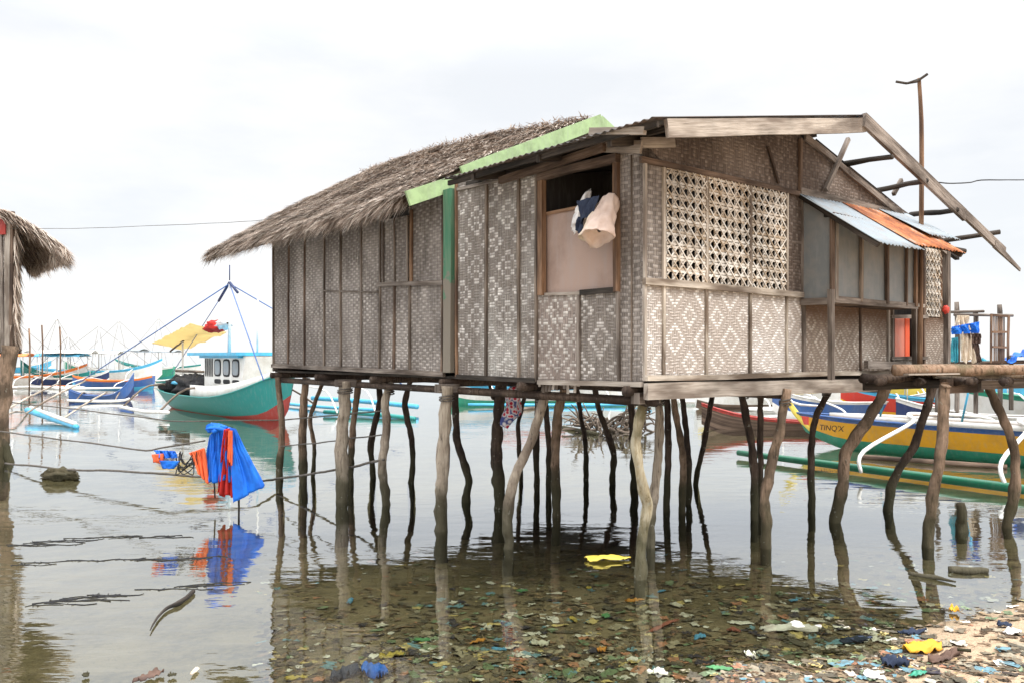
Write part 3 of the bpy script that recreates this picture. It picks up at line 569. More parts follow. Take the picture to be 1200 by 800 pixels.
def roll(a, b, r0, r1, mat, nm, seed, n1=48, n2=30):
    ax = (b-a).normalized(); e1_ = ax.cross(nL).normalized(); e2_ = ax.cross(e1_).normalized(); mb = M()
    def fn(x, y):
        th = x*2*math.pi; yy = min(y, .86)/.86; r_ = (r0+(r1-r0)*yy)*min(1, (yy*9)**.5+.05)
        c_ = a.lerp(b, yy)
        if y > .86: k_ = (y-.86)/.14; r_ *= 1-.85*k_; c_ = c_-ax*r1*.7*math.sin(k_*1.57)
        w_ = 1+.13*math.sin(th*3+seed+yy*4)+.05*math.sin(th*9+yy*3)+.06*math.sin(yy*17+math.sin(th*2)*2)+.10*noise.noise(V((math.cos(th)*2.2, math.sin(th)*2.2, yy*5+seed)))+.14*abs(noise.noise(V((math.cos(th)*4, math.sin(th)*4, yy*2.5+seed*2))))
        return c_+(e1_*math.cos(th)+e2_*math.sin(th)*.8)*r_*w_
    mb.grid(fn, n1, n2); return mb.build(nm, W[mat], bd, True)
roll(LW(717, 230, .06), LW(699, 280, .36), .085, .14, 'cloth_pink', 'bedding', 1.7)
roll(LW(706, 238, .1), LW(686, 280, .3), .05, .08, 'cloth_cream', 'sheet', 4.1)
blob(LW(682, 250, .12), (pr*.06, nL*.06, dn*.16), 'white_cloth', 'cloth_white', bd, 2.3, .5, 22, 18)
sheet([LW(676, 236, .2), LW(702, 229, .2), LW(692, 250, .24), LW(680, 262, .24)], 'cloth_navy', 'navy_cloth', parent=bd, amp=.02, seed=3, fr=1)
sheet([LW(678, 255, .2), LW(686, 252, .2), LW(682, 276, .22), LW(674, 270, .2)], 'cloth_navy', 'navy_cloth', 10, 10, parent=bd, amp=.02, seed=5, fr=1)
# patterned cloth under the house
rg = M(); pts = [at(603, 452, 9.6), at(604, 466, 9.6), at(598, 482, 9.6), at(591, 500, 9.6)]
rg.tube(pts, [.06, .09, .09, .05], 12, .5, 6)
n = N('red_white_print', .8); x = n.n.new('ShaderNodeTexVoronoi'); n.l.new(n.ob(), x.inputs['Vector']); x.inputs['Scale'].default_value = 17
n.base(n.ramp(x.outputs['Distance'], [(.3, (.5, .03, .06)), (.48, (.75, .72, .72)), (.7, (.06, .08, .25))])); n.bump(n.noise(n.ob(), 12, 3), .6, .02)
o = rg.build('rolled_cloth', n.mat, None, True); tag(o, 'red and white patterned cloth rolled up and hanging below the house floor', 'cloth')

# ------------------------------------------------------------------ ropes, wires, neighbour hut
def rope(pts, r, label, cat='rope', name='rope', mat='rope', sag=0.0, group=None, sub=8):
    q_ = []
    for k in range(len(pts)-1):
        a, b = pts[k], pts[k+1]
        for i in range(4): f = i/4; q_.append(a.lerp(b, f)-Z*sag*4*f*(1-f)+V((0, 0, R(-1, 1)*r*.5)))
    q_.append(pts[-1]); return tag(M().tube(q_, r*.75, 6, .2, 3).build(name, W[mat], None, True), label, cat, group)
rope([at(14, 471, 15), at(106, 481, 14.6), at(200, 493, 14), at(327, 492, 13), at(385, 487, 11.8), at(446, 481, 10.8)], .014, 'highest mooring rope slung from the hut post to the stilts')
rope([at(0, 505, 14), at(69, 514, 13.2), at(171, 528, 11.2), at(240, 516, 10.4)], .016, 'middle rope running from the left post to the blue tarps')
rope([at(327, 523, 12.9), at(385, 517, 11.6), at(447, 509, 10.8)], .013, 'short rope tied between back stilts under the house')
rope([at(6, 542, 14.4), at(69, 549, 13), at(130, 551.5, 12.3), at(200, 555, 11.6), at(300, 563, 11.6), at(325, 561, 12.2), at(385, 552, 11.4), at(450, 538, 10.6)], .022, 'lowest thick rope near the water with a brown clump on it')
mb = M(); c0 = at(71, 555, 12.9)
mb.grid(lambda a, b: (lambda d: c0+V((d.x*.29, d.y*.16, d.z*.1-.05*d.x*d.x))*(1+.5*noise.noise(d*3)))(V((math.cos(a*6.283)*math.sin(b*3.1416), math.sin(a*6.283)*math.sin(b*3.1416), math.cos(b*3.1416)))), 28, 16)
tag(mb.build('weed_clump', W['bark_mid'], None, True), 'brown clump of weed snagged on the low rope', 'weed')
rope([at(8, 268, 15), at(85, 268, 14.5), at(150, 266, 14), at(245, 262, 13), at(300, 259, 12.6), at(446, 242, 10.6)], .006, 'thin grey wire strung from the left hut to the thatched eave', 'wire', 'wire', 'rope')
rope([RW(1100, 214, .3), at(1150, 211, 11), at(1260, 206, 13), at(1900, 190, 22)], .011, 'dark cable leading off right from the bare rafters', 'cable', 'cable', 'black', .03)
hut = thing('neighbour_hut', (-10.4, 15.5, 0), 'thatched hut on the left edge, only its overhanging eave and corner posts showing', 'hut')
Yh = 15.0
def hp(a, b, dy=0): return at(a, b, Yh+dy)
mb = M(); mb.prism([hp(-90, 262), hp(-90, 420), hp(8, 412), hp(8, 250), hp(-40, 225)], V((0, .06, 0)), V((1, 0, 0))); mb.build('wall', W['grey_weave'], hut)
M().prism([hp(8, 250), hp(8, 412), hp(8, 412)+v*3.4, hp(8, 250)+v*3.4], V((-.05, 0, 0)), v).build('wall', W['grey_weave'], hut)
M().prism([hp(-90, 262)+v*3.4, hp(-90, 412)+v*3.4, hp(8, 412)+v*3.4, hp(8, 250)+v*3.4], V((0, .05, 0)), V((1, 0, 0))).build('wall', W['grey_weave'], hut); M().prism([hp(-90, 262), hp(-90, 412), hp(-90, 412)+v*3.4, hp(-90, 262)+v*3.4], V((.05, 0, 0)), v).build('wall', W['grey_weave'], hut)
M().prism([hp(-90, 412), hp(8, 412), hp(8, 412)+v*3.4, hp(-90, 412)+v*3.4], Z*.04, v).build('floor', W['dark'], hut)
for q_ in (hp(-88, 412)+v*3.3, hp(4, 412)+v*3.3, hp(-88, 412)): M().tube([q_, V((q_.x+.1, q_.y, .8)), V((q_.x, q_.y, -1))], .09, 8, .2, 4).build('stilt', W['bark_mid'], hut, True)
for a, b, w_, m_ in ((0, 3, .09, 'grey'), (9.5, 9, .1, 'pale'), (15, 12, .05, 'brown')): M().beam(hp(a, 248), hp(b, 412), w_, .06, V((0, -1, 0))).build('post', W[m_], hut)
M().beam(hp(3, 246, -.05), hp(3, 275, -.05), .12, .03, V((0, -1, 0))).build('red_board', W['red'], hut)
M().tube([hp(12, 405), hp(6, 450), hp(2, 500), hp(-1, 545), hp(-4, 585)], [.13, .13, .12, .14, .16], 10, .3, 5).build('stilt', W['bark_mid'], hut, True); M().tube([hp(-3, 490), hp(4, 520), hp(12, 543), hp(20, 560)], [.08, .09, .07, .05], 10, .3, 5).build('stilt', W['bark_dark'], hut, True)
M().tube([hp(-60, 425, 2), hp(-64, 600, 2)], .1, 8, .2, 3).build('stilt', W['bark_mid'], hut, True); M().tube([hp(-100, 413, -.1), hp(25, 411, .5)], .05, 8, .2).build('floor_beam', W['bark_dark'], hut, True)
mb = M(); e0, e1 = hp(78, 296), hp(-10, 240); # roof edge: ridge left out of frame, eave right
def hr(a, b, dz=0): return e1.lerp(e0, a)+v*(3.6*b)+V((0, -.1, 0))+Z*(.12*math.sin(a*2.6)+dz)
mb.grid(lambda a, b: hr(a*1.0, b), 8, 8); mb.grid(lambda a, b: hr(a*1.0, b, -.1-.04*(1-a)), 8, 8); mb.grid(lambda a, b: hr(a, 0, -b*(.1+.04*(1-a))), 8, 1); mb.grid(lambda a, b: hr(1, a, -.12*b), 8, 1)
mb.grid(lambda a, b: hr(0, b)+V((-2.2*a, 0, .9*a)), 4, 4); hroof = mb.build('thatch_roof', W['thatch_bed'], hut)
mb = M(); dd = (e0-e1).normalized()
for k in range(7000):
    a = random.random()**.6; b = R(-.02, 1) if random.random() < .5 else R(-.03, .1); p = hr(a, b, R(-.16, .03))
    d = (dd*R(.5, 1)+V((0, R(-.35, .2), 0))-Z*R(-.12, .5*a)).normalized(); blade(mb, p, d, Z, R(.15, .42)*(.6+.5*a), R(.005, .011), R(0, .06))
for k in range(1800):
    p = hr(R(.92, 1.0), R(-.05, 1), R(-.12, .0)); d = (dd*R(.1, 1)+V((0, R(-.4, .3), 0))-Z*R(.1, 1.0)).normalized(); blade(mb, p, d, V((0, -1, .3)), R(.1, .3), R(.005, .011), R(0, .06))
for k in range(2000):
    z_ = R(0, 1); p = hp(17+R(-2, 2), 262+z_*130, R(0, 2)); blade(mb, p, V((R(-.2, .4), R(-.2, .2), -1)).normalized(), V((0, -1, 0)), R(.2, .5), .01)
mb.build('thatch_straw', W['thatch'], hroof)

# ------------------------------------------------------------------ boats
def hull(parent, L, B, h, bowrise, mats, keel=-.18, sternrise=.3, bands=(.35, .85), flare=.75, pw=2.4, n=22, prow=0.0, stern_w=.3):
    # local x forward; mats: bottom, side, stripe, inside
    mb = M(); K = 8
    def sec(x):
        f = abs(x)**pw; w_ = B/2*(1-f if x > 0 else 1-f*(1-stern_w)); r = bowrise*max(0, x)**2.6+sternrise*max(0, -x)**2.6
        kz = keel+(h*.55+r*.45)*max(0, abs(x)-.72)**1.6/.28**1.6*(.9 if x > 0 else .5); return max(w_, .015), h+r, kz
    def fn(a, b, side):
        x = -1+2*a; w_, sh_, kz = sec(x); z = kz+(sh_-kz)*b; ww = w_*(b**.5)*(flare+(1-flare)*b)
        return V((x*L/2+(prow*b if x > .95 else 0), side*ww, z))
    def mi(i, j): b = (j+.5)/K; return 0 if b < bands[0] else (1 if b < bands[1] else 2)
    for sd in (1, -1): mb.grid(lambda a, b: fn(a, b, sd), n, K, 1, 1, mi)
    mb.grid(lambda a, b: (lambda x, s_: V((x*L/2, (b*2-1)*s_[0]*.72, s_[1]-.14-.1*h)))(-1+2*a, sec(-1+2*a)), n, 2, 1, 1, 3)
    a0, a1 = fn(0, 0, 1), fn(0, 1, 1); mb.face([fn(0, b/4, 1) for b in range(5)]+[fn(0, b/4, -1) for b in range(4, -1, -1)], None, 1)
    o = mb.build('hull', mats, parent, True, True)
    g = M()
    for sd in (1, -1): g.tube([fn(k/14, 1, sd) for k in range(15)], .025 if L > 6 else .02, 6, 0, 1)
    g.build('gunwale', mats[2], parent, True, True); return sec
def boat(name, bow, heading, L, B, h, mats, label, cat='boat', group=None, bowrise=.4, arms=2, span=2.2, float_mat='white', arm_mat='white', canopy=None, mast=0, both=True, **kw):
    d = V((math.cos(heading), math.sin(heading), 0)); cen = V(bow)-d*L/2; cen.z = 0
    b = thing(name, cen, label, cat, group, heading); sec = hull(b, L, B, h, bowrise, [W[m_] for m_ in mats], **kw)
    sides = (1, -1) if both else (1,)
    if arms:
        for k in range(arms):
            x = (-.38+.76*k/(arms-1))*L if arms > 1 else 0
            x *= .75; M().tube([V((x, -span, .12)), V((x, -span*.85, h*.75)), V((x, -B*.4, h+.12)), V((x, 0, h+.14)), V((x, B*.4, h+.12)), V((x, span*.85, h*.75)), V((x, span, .12))], .03, 7, .1, 4).build('outrigger_arm', W[arm_mat], b, True, True)
        for sd in (1, -1): M().tube([V((-L*.42, sd*span, .14)), V((L*.1, sd*span, .08)), V((L*.4, sd*span, .1)), V((L*.5, sd*span, .2))], [.05, .065, .06, .03], 8, .05, 3).build('outrigger_float', W[float_mat], b, True, True)
    if canopy:
        m_, x0, x1, zc = canopy; w_ = B*.5
        for x in (x0, (x0+x1)/2, x1):
            for sd in (1, -1): M().tube([V((x*L, sd*w_*.85, h-.05)), V((x*L, sd*w_*.85, zc))], .02, 6).build('canopy_post', W['white'], b, True, True)
        q_ = M(); q_.grid(lambda a, c_: V(((x0-.03+(x1-x0+.06)*a)*L, w_*1.15*(c_*2-1), zc+.18*(1-(c_*2-1)**2)+.02*math.sin(a*19))), 10, 8); o = q_.build('canopy', W[m_], b, True, True); o.modifiers.new('thickness', 'SOLIDIFY').thickness = .03
    if mast:
        M().tube([V((0, 0, 0)), V((.02, 0, mast))], [.05, .03], 7).build('mast', W['white'], b, True, True)
        for x, y in ((-L*.45, 0), (L*.45, 0), (0, span*.9), (0, -span*.9)): M().tube([V((0, 0, mast*.96)), V((x, y, h+.1 if y == 0 else .3))], .011, 4).build('stay', W['rope'], b, False, True)
    return b
# A: teal boat with cabin
bA = on_water(319, 492); st = on_water(205, 476, .0); hd = math.atan2(bA.y-st.y, bA.x-st.x); LA = (bA-st).length+.6
A = boat('fishing_boat', at(338, 492, 24.2), hd, LA, 2.3, .62, ('red', 'teal', 'teal', 'white'), 'teal and red fishing boat with white cabin and blue roof moored at left', bowrise=1.0, arms=0, keel=-.35, bands=(.38, .96), flare=.9, pw=3.0, sternrise=.1, prow=.5, stern_w=.75)
inv = Matrix.Rotation(-hd, 4, 'Z')
def Aloc(px, py, Y): return inv @ (at(px, py, Y)-A.location)
# bulwark strake painted white, cabin, roof
def lbox(x0, x1, y0, y1, z0, z1, nm, mat, par, tilt=0): return M().prism([V((x0, y0, z0)), V((x1, y0, z0)), V((x1+tilt, y0, z1)), V((x0, y0, z1))], V((0, y1-y0, 0)), V((1, 0, 0))).build(nm, W[mat], par, False, True)
cx0, cx1 = -LA*.02, LA*.3
cab = lbox(cx0, cx1, -.72, .72, .72, 2.0, 'cabin', 'white', A, .45)
def port(x, z, w_, h_, y=-.72, par=cab, mat='black'):
    pl = [V((x+w_/2*math.copysign(abs(math.cos(a))**.5, math.cos(a)), y-.012, z+h_/2*math.copysign(abs(math.sin(a))**.5, math.sin(a)))) for a in [k*2*math.pi/16 for k in range(16)]]
    return M().prism(pl, V((0, .03, 0)), V((1, 0, 0))).build('window', W[mat], par, False, True)
for k in range(4): port(cx0+.14+.19*k, 1.62, .11, .62)
for k in range(3):
    wdw = port(cx0+1.2+.76*k, 1.62, .6, .58); pl = port(cx0+1.2+.76*k, 1.62, .46, .46, -.732, wdw, 'skyblue' if 0 else 'tin'); pl.name = 'pane'
    port(cx0+1.2+.76*k, 1.17, .55, .15)
lbox(cx0-.9, cx1+.35, -1.0, 1.0, 2.02, 2.12, 'roof', 'skyblue', A); lbox(cx0+.0, cx1+.25, -.9, .9, 1.94, 2.02, 'roof_trim', 'skyblue', A)
ws = M(); ws.grid(lambda a, b: (lambda x: V((x*LA/2, -(1.15*(1-max(0, x)**3))*.97, .6+1.0*max(0, x)**2.6+.42*b*(1-.75*max(0, x)**2))))(-.1+1.06*a), 16, 2)
o = ws.build('bulwark', W['white'], A, True, True); o.modifiers.new('thickness', 'SOLIDIFY').thickness = .04
for k, (x, r_) in enumerate(((-LA*.43, .35), (-LA*.35, .45), (-LA*.27, .42), (-LA*.2, .34))): blob(V((x, -.2+.2*(k % 2), .85)), (V((r_*1.3, 0, 0)), V((0, .6, 0)), V((0, 0, r_*.9))), 'fishing_net', 'black', A, k*3.1, .6, 18, 14, True)
blob(V((-LA*.36, -.5, 1.0)), (V((.5, 0, 0)), V((0, .2, 0)), V((0, 0, .08))), 'net_roll', 'skyblue', A, 4, .3, 14, 10, True)
M().tube([V((-LA*.55, 0, 1.42)), V((cx0, 0, 1.42))], .05, 6).build('boom', W['bambrown'], A, True, True)
M().tube([V((-LA*.47, 0, .3)), V((-LA*.47, 0, 3.1))], .04, 6).build('post', W['white'], A, True, True)
mtop = V((cx0+.4, 0, 4.6))
M().tube([V((cx0+.4, 0, 2.1)), mtop], [.05, .03], 7).build('mast', W['white'], A, True, True); M().tube([mtop, mtop+V((0, 0, .55))], .02, 5).build('mast_tip', W['navy'], A, True, True); M().tube([V((cx0+2.7, 0, 2.1)), V((cx0+2.75, 0, 3.9))], .03, 6).build('mast', W['white'], A, True, True)
for e_, r_ in ((V((-LA*.9, -3.2, .6)), .022), (V((-LA*.85, 3.2, .7)), .022), (V((-LA*.6, 0, 1.3)), .015), (V((LA*.55, -1, 1.3)), .02), (V((LA*.5, 4.2, 1.0)), .02)): M().tube([mtop-V((0, 0, .1)), e_], r_, 5).build('stay', W['blue'], A, True, True)
for k in (0, 1): M().tube([mtop-V((0, 0, .05)), mtop+V(((-1.0, .7)[k], 0, (-.65, -.45)[k]))], .045, 6).build('furled_pennant', W['navy'], A, True, True)
sheet([V((-LA*.66, -.6, 2.5)), V((-LA*.18, -.7, 3.15)), V((-LA*.14, .5, 2.85)), V((-LA*.60, .4, 2.2))], 'tarp_yellow', 'yellow_tarp', parent=A, amp=.05, local=True)
M().tube([V((-LA*.62, 0, 2.2)), V((-LA*.3, 0, 3.0)), V((LA*.02, 0, 3.15))], .04, 6).build('tarp_pole', W['bambrown'], A, True, True)
blob(V((-LA*.12, 0, 3.05)), (V((.5, 0, 0)), V((0, .3, 0)), V((0, 0, .2))), 'bundled_cloth', 'cloth_red', A, 6, .5, 14, 10, True); blob(V((-LA*.03, 0, 3.12)), (V((.3, 0, 0)), V((0, .25, 0)), V((0, 0, .17))), 'bundled_cloth', 'cloth_white', A, 9, .5, 14, 10, True)
for sd, sp_, x0_, mt_ in ((-1, 2.3, -.45, 'white'), (1, 3.4, -.7, 'skyblue')):
    M().tube([V((LA*x0_, sd*sp_, .12)), V((-LA*.2, sd*sp_, .1)), V((-LA*sd*-.1, sd*sp_, .12)), V((LA*(.1+.2*(sd+1)), sd*sp_, .2))], .06, 8, .05, 3).build('outrigger_float', W[mt_], A, True, True)
    for x in (-LA*.42, LA*.0): M().tube([V((x, 0, .8)), V((x, sd*sp_*.6, .9)), V((x, sd*sp_, .15))], .035, 6, 0, 4).build('outrigger_arm', W['bambrown'], A, True, True)
# left distant boats
boat('outrigger_boat', at(85, 452, 50), math.radians(172), 5.5, 1.2, .5, ('skyblue', 'blue', 'orange_p', 'brown'), 'low blue and orange boat in front of the bright teal one', arms=2, bowrise=.3, float_mat='white')
boat('outrigger_boat', at(128, 444, 52), math.radians(10), 5, 1.2, .6, ('white', 'navy', 'white', 'brown'), 'dark navy outrigger boat with white canopy between the teal boat and the cabin boat', arms=2, bowrise=.5, canopy=('white', -.3, .3, 2.2), mast=3.4, float_mat='white')
boat('outrigger_boat', at(24, 432, 52), math.radians(176), 5.0, 1.2, .75, ('skyblue', 'teal', 'teal', 'brown'), 'bright teal outrigger boat with turquoise canopy and bamboo masts at far left', arms=2, bowrise=1.0, canopy=('skyblue', -.35, .2, 2.0), mast=4.6, float_mat='orange_p')
boat('outrigger_boat', at(157, 440, 36), math.radians(20), 2.6, .9, .25, ('navy', 'blue', 'blue', 'brown'), 'small boat with steep deep blue bow left of the net pile', arms=2, span=1.8, bowrise=1.0, float_mat='white', arm_mat='bambrown')
boat('outrigger_boat', at(102, 440, 52), math.radians(10), 9, 1.4, .7, ('white', 'white', 'orange_p', 'brown'), 'white boat with orange rail and flat white canopy far left', arms=2, bowrise=.8, canopy=('orange_p', -.25, .1, 2.0), mast=4.6)
boat('outrigger_boat', at(75, 436, 64), math.radians(178), 9, 1.5, .9, ('teal', 'bgreen', 'white', 'brown'), 'distant green outrigger boat with slim mast against the horizon', arms=2, bowrise=.9, canopy=('tin', -.2, .2, 2.4), mast=5.0)
boat('outrigger_boat', at(60, 436, 85), math.radians(5), 9, 1.5, .9, ('white', 'skyblue', 'white', 'brown'), 'farthest pale blue boat with tall mast on the left horizon', arms=3, bowrise=.8, canopy=('white', -.2, .2, 2.4), mast=6.5)
boat('outrigger_boat', at(135, 436, 80), math.radians(176), 9, 1.5, .9, ('white', 'white', 'teal', 'brown'), 'farthest white boat with teal rim and high mast', arms=3, bowrise=.8, canopy=('tin', -.2, .2, 2.4), mast=6.0)
boat('outrigger_boat', at(190, 436, 60), math.radians(8), 9, 1.5, .9, ('white', 'white', 'skyblue', 'brown'), 'distant white outrigger boat with tall mast behind the net pile', arms=2, bowrise=.9, canopy=('white', -.25, .15, 2.2), mast=4.4)
for q0, q1, lb in ((at(34, 385, 43), at(34, 428, 43), 'left bamboo mast pole of the teal boats'), (at(49, 381, 43), at(49, 428, 43), 'middle bamboo mast pole of the teal boats'), (at(70, 383, 43), at(70, 428, 43), 'third bamboo mast pole of the teal boats')):
    tag(M().tube([q0, (q0+q1)/2+V((.05, 0, 0)), V((q1.x, q1.y, -.5))], .04, 6).build('mooring_pole', W['orange'], None, True), lb.replace('mast pole of', 'pole standing among'), 'pole')
# nearer left: bamboo outrigger frame with pale blue float
of = thing('moored_outrigger', at(80, 490, 22), 'pale blue outrigger float on crossed bamboo arms left of the moored boats', 'outrigger')
M().tube([at(32, 480, 25.5), at(60, 489, 24), at(90, 500, 22)], [.09, .11, .07], 8, .05, 4).build('outrigger_float', W['skyblue'], of, True); M().tube([at(36, 477, 25.6), at(88, 496, 22.1)], .06, 8).build('float_rail', W['white'], of, True)
for a, b, c_, d in ((-5, 487, 68, 449), (30, 484, 100, 446), (64, 497, 125, 459), (5, 486, 32, 482)): M().tube([at(a, b, 24), at((a+c_)/2, (b+d)/2-2, 25), at(c_, d, 28)], .03, 7, .1, 4).build('outrigger_arm', W['bamboo'], of, True)
# outrigger of a boat seen under the house
fl = thing('outrigger_float_pair', at(420, 470, 30), 'two sky blue outrigger floats under the back of the house', 'outrigger')
M().tube([at(366, 466, 32), at(430, 470, 30), at(489, 476, 28)], .09, 8, 0, 3).build('outrigger_float', W['skyblue'], fl, True); M().tube([at(380, 482, 27), at(440, 485, 26), at(486, 490, 25)], .07, 8, 0, 3).build('outrigger_float', W['teal'], fl, True)
for x0, x1 in ((395, 370), (440, 420)): M().tube([at(x0, 483, 26.5), at((x0+x1)/2, 458, 29), at(x1-12, 452, 33)], .03, 6, 0, 3).build('outrigger_arm', W['white'], fl, True)
# B: yellow and green outrigger boat
bowB = on_water(944, 521); e_ = on_water(1195, 545); hB = math.atan2(bowB.y-e_.y, bowB.x-e_.x)
B = boat('outrigger_boat', bowB, hB, 8.6, .95, .66, ('bgreen', 'yellow', 'blue', 'brown'), 'yellow outrigger boat with green bottom and blue rim behind the walkway posts', arms=0, bowrise=.06, sternrise=.3, keel=-.05, bands=(.42, .86), pw=6.5, flare=.85, prow=.25)
Bi = Matrix.Rotation(-hB, 4, 'Z')
def Bl(px, py, Y): return Bi @ (at(px, py, Y)-B.location)
sb = M(); sb.grid(lambda a, b: V((-3.9+7.6*a, .49-.5*a**9, .67+.1*b)), 14, 2); sb.grid(lambda a, b: V((-3.9+7.6*a, -.49+.5*a**9, .67+.1*b)), 14, 2); o = sb.build('wash_strake', W['white'], B, True, True); o.modifiers.new('thickness', 'SOLIDIFY').thickness = .03
M().tube([V((4.1, 0, .35)), V((4.55, 0, .72)), V((4.95, 0, 1.3))], [.09, .07, .04], 8, 0, 4).build('prow', W['lemon'], B, True, True); M().tube([V((4.0, 0, .9)), V((4.6, .03, .95)), V((4.9, .02, 1.35))], [.02, .03, .02], 6, 0, 3).build('prow_rail', W['white'], B, True, True)
fA, fB = on_water(865, 530, .1), on_water(1215, 575, .1)
M().tube([Bi @ (p_-B.location) for p_ in (fA, fA.lerp(fB, .5), fB, fB+(fB-fA)*.35)], [.055, .07, .07, .04], 10, 0, 5).build('outrigger_float', W['dgreen'], B, True, True)
M().tube([Bi @ (p_-B.location) for p_ in (on_water(868, 544, .02), on_water(980, 552, .02))], .03, 6).build('float_keel', W['bgreen'], B, True, True) if 0 else None
sgn = 1 if (Bi @ (fA.lerp(fB, .6)-B.location)).y > 0 else -1
for px0, py0, px1, py1 in ((1045, 489, 1009, 550), (1215, 505, 1178, 565)):
    f_ = on_water(px1, py1+3, .13); fl_ = Bi @ (f_-B.location); x = fl_.x
    M().tube([V((x+.2, -sgn*2.2, .2)), V((x+.2, -sgn*1.7, .7)), V((x+.9, 0, .84)), V((x+.85, sgn*.5, .83)), V((x+.6, sgn*.9, .74)), V((x+.2, fl_.y*.88, .42)), fl_], [.035, .035, .04, .04, .038, .034, .028], 8, .03, 5).build('outrigger_arm', W['white'], B, True, True)
M().tube([V((-4.2, -sgn*2.2, .15)), V((3.4, -sgn*2.2, .12))], .065, 8).build('outrigger_float', W['dgreen'], B, True, True)
for x in (2.6, 1.0, -1.0): M().tube([V((x, 0, .7)), V((x-.2, 0, 1.7))], .02, 6).build('pole', W['skyblue'], B, True, True)
tc = bpy.data.curves.new('txt', 'FONT'); tc.body = "TINQ'X"; tc.size = .165; tc.extrude = .004; tc.shear = .15
to = bpy.data.objects.new('tmp', tc); col.objects.link(to); bpy.context.view_layer.update(); tm = bpy.data.meshes.new_from_object(to); bpy.data.objects.remove(to)
lt = bpy.data.objects.new('lettering', tm); tm.materials.clear(); tm.materials.append(W['letter']); col.objects.link(lt); lt.parent = B
lt.location = (3.68, sgn*.492, .42); lt.rotation_euler = (math.radians(90), 0, math.radians(180) if sgn > 0 else 0)
M().prism([V((4.12, sgn*.36, .5)), V((3.95, sgn*.45, .5)), V((3.95, sgn*.45, .68)), V((4.18, sgn*.36, .68))], V((0, sgn*.012, 0)), V((1, 0, 0))).build('red_emblem', W['brightred'], B, False, True)
# right background fleet
fleet = [(at(822, 500, 22), 168, 6, .55, .26, ('brown', 'brown', 'red', 'brown'), 'low dark brown boat with a dull red rim left of the yellow boat', 'red', None, 0, 0),
 (at(905, 478, 26), 190, 6, 1.0, .5, ('white', 'blue', 'white', 'brown'), 'blue and white boat directly behind the yellow prow', 'white', None, 0, 2),
 (at(985, 470, 27), 158, 8, 1.1, .6, ('yellow', 'brightred', 'skyblue', 'brown'), 'boat with red side and sky blue rim beyond the yellow boat', 'white', ('skyblue', -.1, .25, 1.4), 0, 2),
 (at(1050, 468, 20), 172, 7, 1.0, .5, ('red', 'navy', 'white', 'brown'), 'navy boat with dark red bottom above the yellow hull', 'bamboo', None, 0, 2),
 (at(1100, 466, 23), 160, 9, 1.3, .8, ('white', 'white', 'bgreen', 'brown'), 'white boat with green rim behind the walkway posts', 'bgreen', ('tin', -.2, .15, 1.5), 0, 2),
 (at(870, 462, 36), 175, 9, 1.3, .8, ('lemon', 'lemon', 'white', 'brown'), 'distant lemon yellow boat seen under the floor beam', 'white', None, 2.6, 2),
 (at(1160, 462, 30), 186, 9, 1.3, .9, ('teal', 'skyblue', 'white', 'brown'), 'distant sky blue boat at the right edge under the walkway', 'white', ('white', -.3, .2, 1.5), 2.0, 2),
 (at(745, 462, 34), 8, 8, 1.2, .7, ('bgreen', 'white', 'skyblue', 'brown'), 'white boat with sky blue rim behind the driftwood heap', 'skyblue', ('red', -.2, .1, 1.3), 0, 2),
 (at(1010, 462, 33), 20, 8, 1.0, .6, ('brown', 'white', 'lemon', 'brown'), 'white boat with lemon rim and tall mast far behind the yellow boat', 'white', None, 2.2, 3),
 (at(1120, 458, 38), 15, 8, 1.0, .7, ('navy', 'teal', 'white', 'brown'), 'far teal boat with navy bottom under the walkway', 'bamboo', ('tin', -.2, .2, 1.3), 0, 3),
 (at(940, 456, 44), 186, 9, 1.1, .7, ('white', 'red', 'skyblue', 'brown'), 'far dark red boat with blue rim seen above the yellow prow', 'white', None, 1.5, 3),
 (at(660, 468, 42), 180, 9, 1.2, .7, ('white', 'white', 'bgreen', 'brown'), 'distant white boat with green rim seen through the middle stilts', 'white', None, 0, 2)]
for bow, hg, L, Bm, h_, ms, lb, fm, cn, mt, ar in fleet:
    boat('outrigger_boat', bow, math.radians(hg), L, Bm, h_, ms, lb, arms=ar, bowrise=.45, float_mat=fm, canopy=cn, mast=mt)
M_ = M(); 
for k in range(3): pass
dw = M(); c0 = on_water(712, 505)
for k in range(110): p = c0+V((R(-.9, 1.0), R(-.5, .5), R(-.1, .3))); a = V((R(-1, 1), R(-.5, .5), R(-.5, .8))).normalized(); dw.tube([p, p+a*.35+V((0, 0, R(-.08, .1))), p+a*R(.4, .8)+V((0, 0, R(-.3, .05)))], [.035, .028, .012], 5, .2, 3)
tag(dw.build('driftwood_pile', W['bambrown'], None, True), 'tangled brown heap of driftwood branches seen between the middle stilts', 'driftwood')
for k, (a, b, c_, d, m_, lb) in enumerate(((640, 476, 590, 480, 'bambrown', 'left floating bamboo pole'), (660, 500, 700, 508, 'bark_dark', 'dark floating pole below the driftwood'), (1010, 535, 1180, 547, 'brown', 'long brown pole floating under the yellow hull'))):
    tag(M().tube([on_water(a, b, .03), on_water((a+c_)/2, (b+d)/2, .05), on_water(c_, d, .03)], .05, 7, .1, 3).build('floating_pole', W[m_], None, True), lb if 'floating' in lb and len(lb.split()) > 3 else lb+' between the back stilts', 'pole')
mb = M()  # shallow debris pads
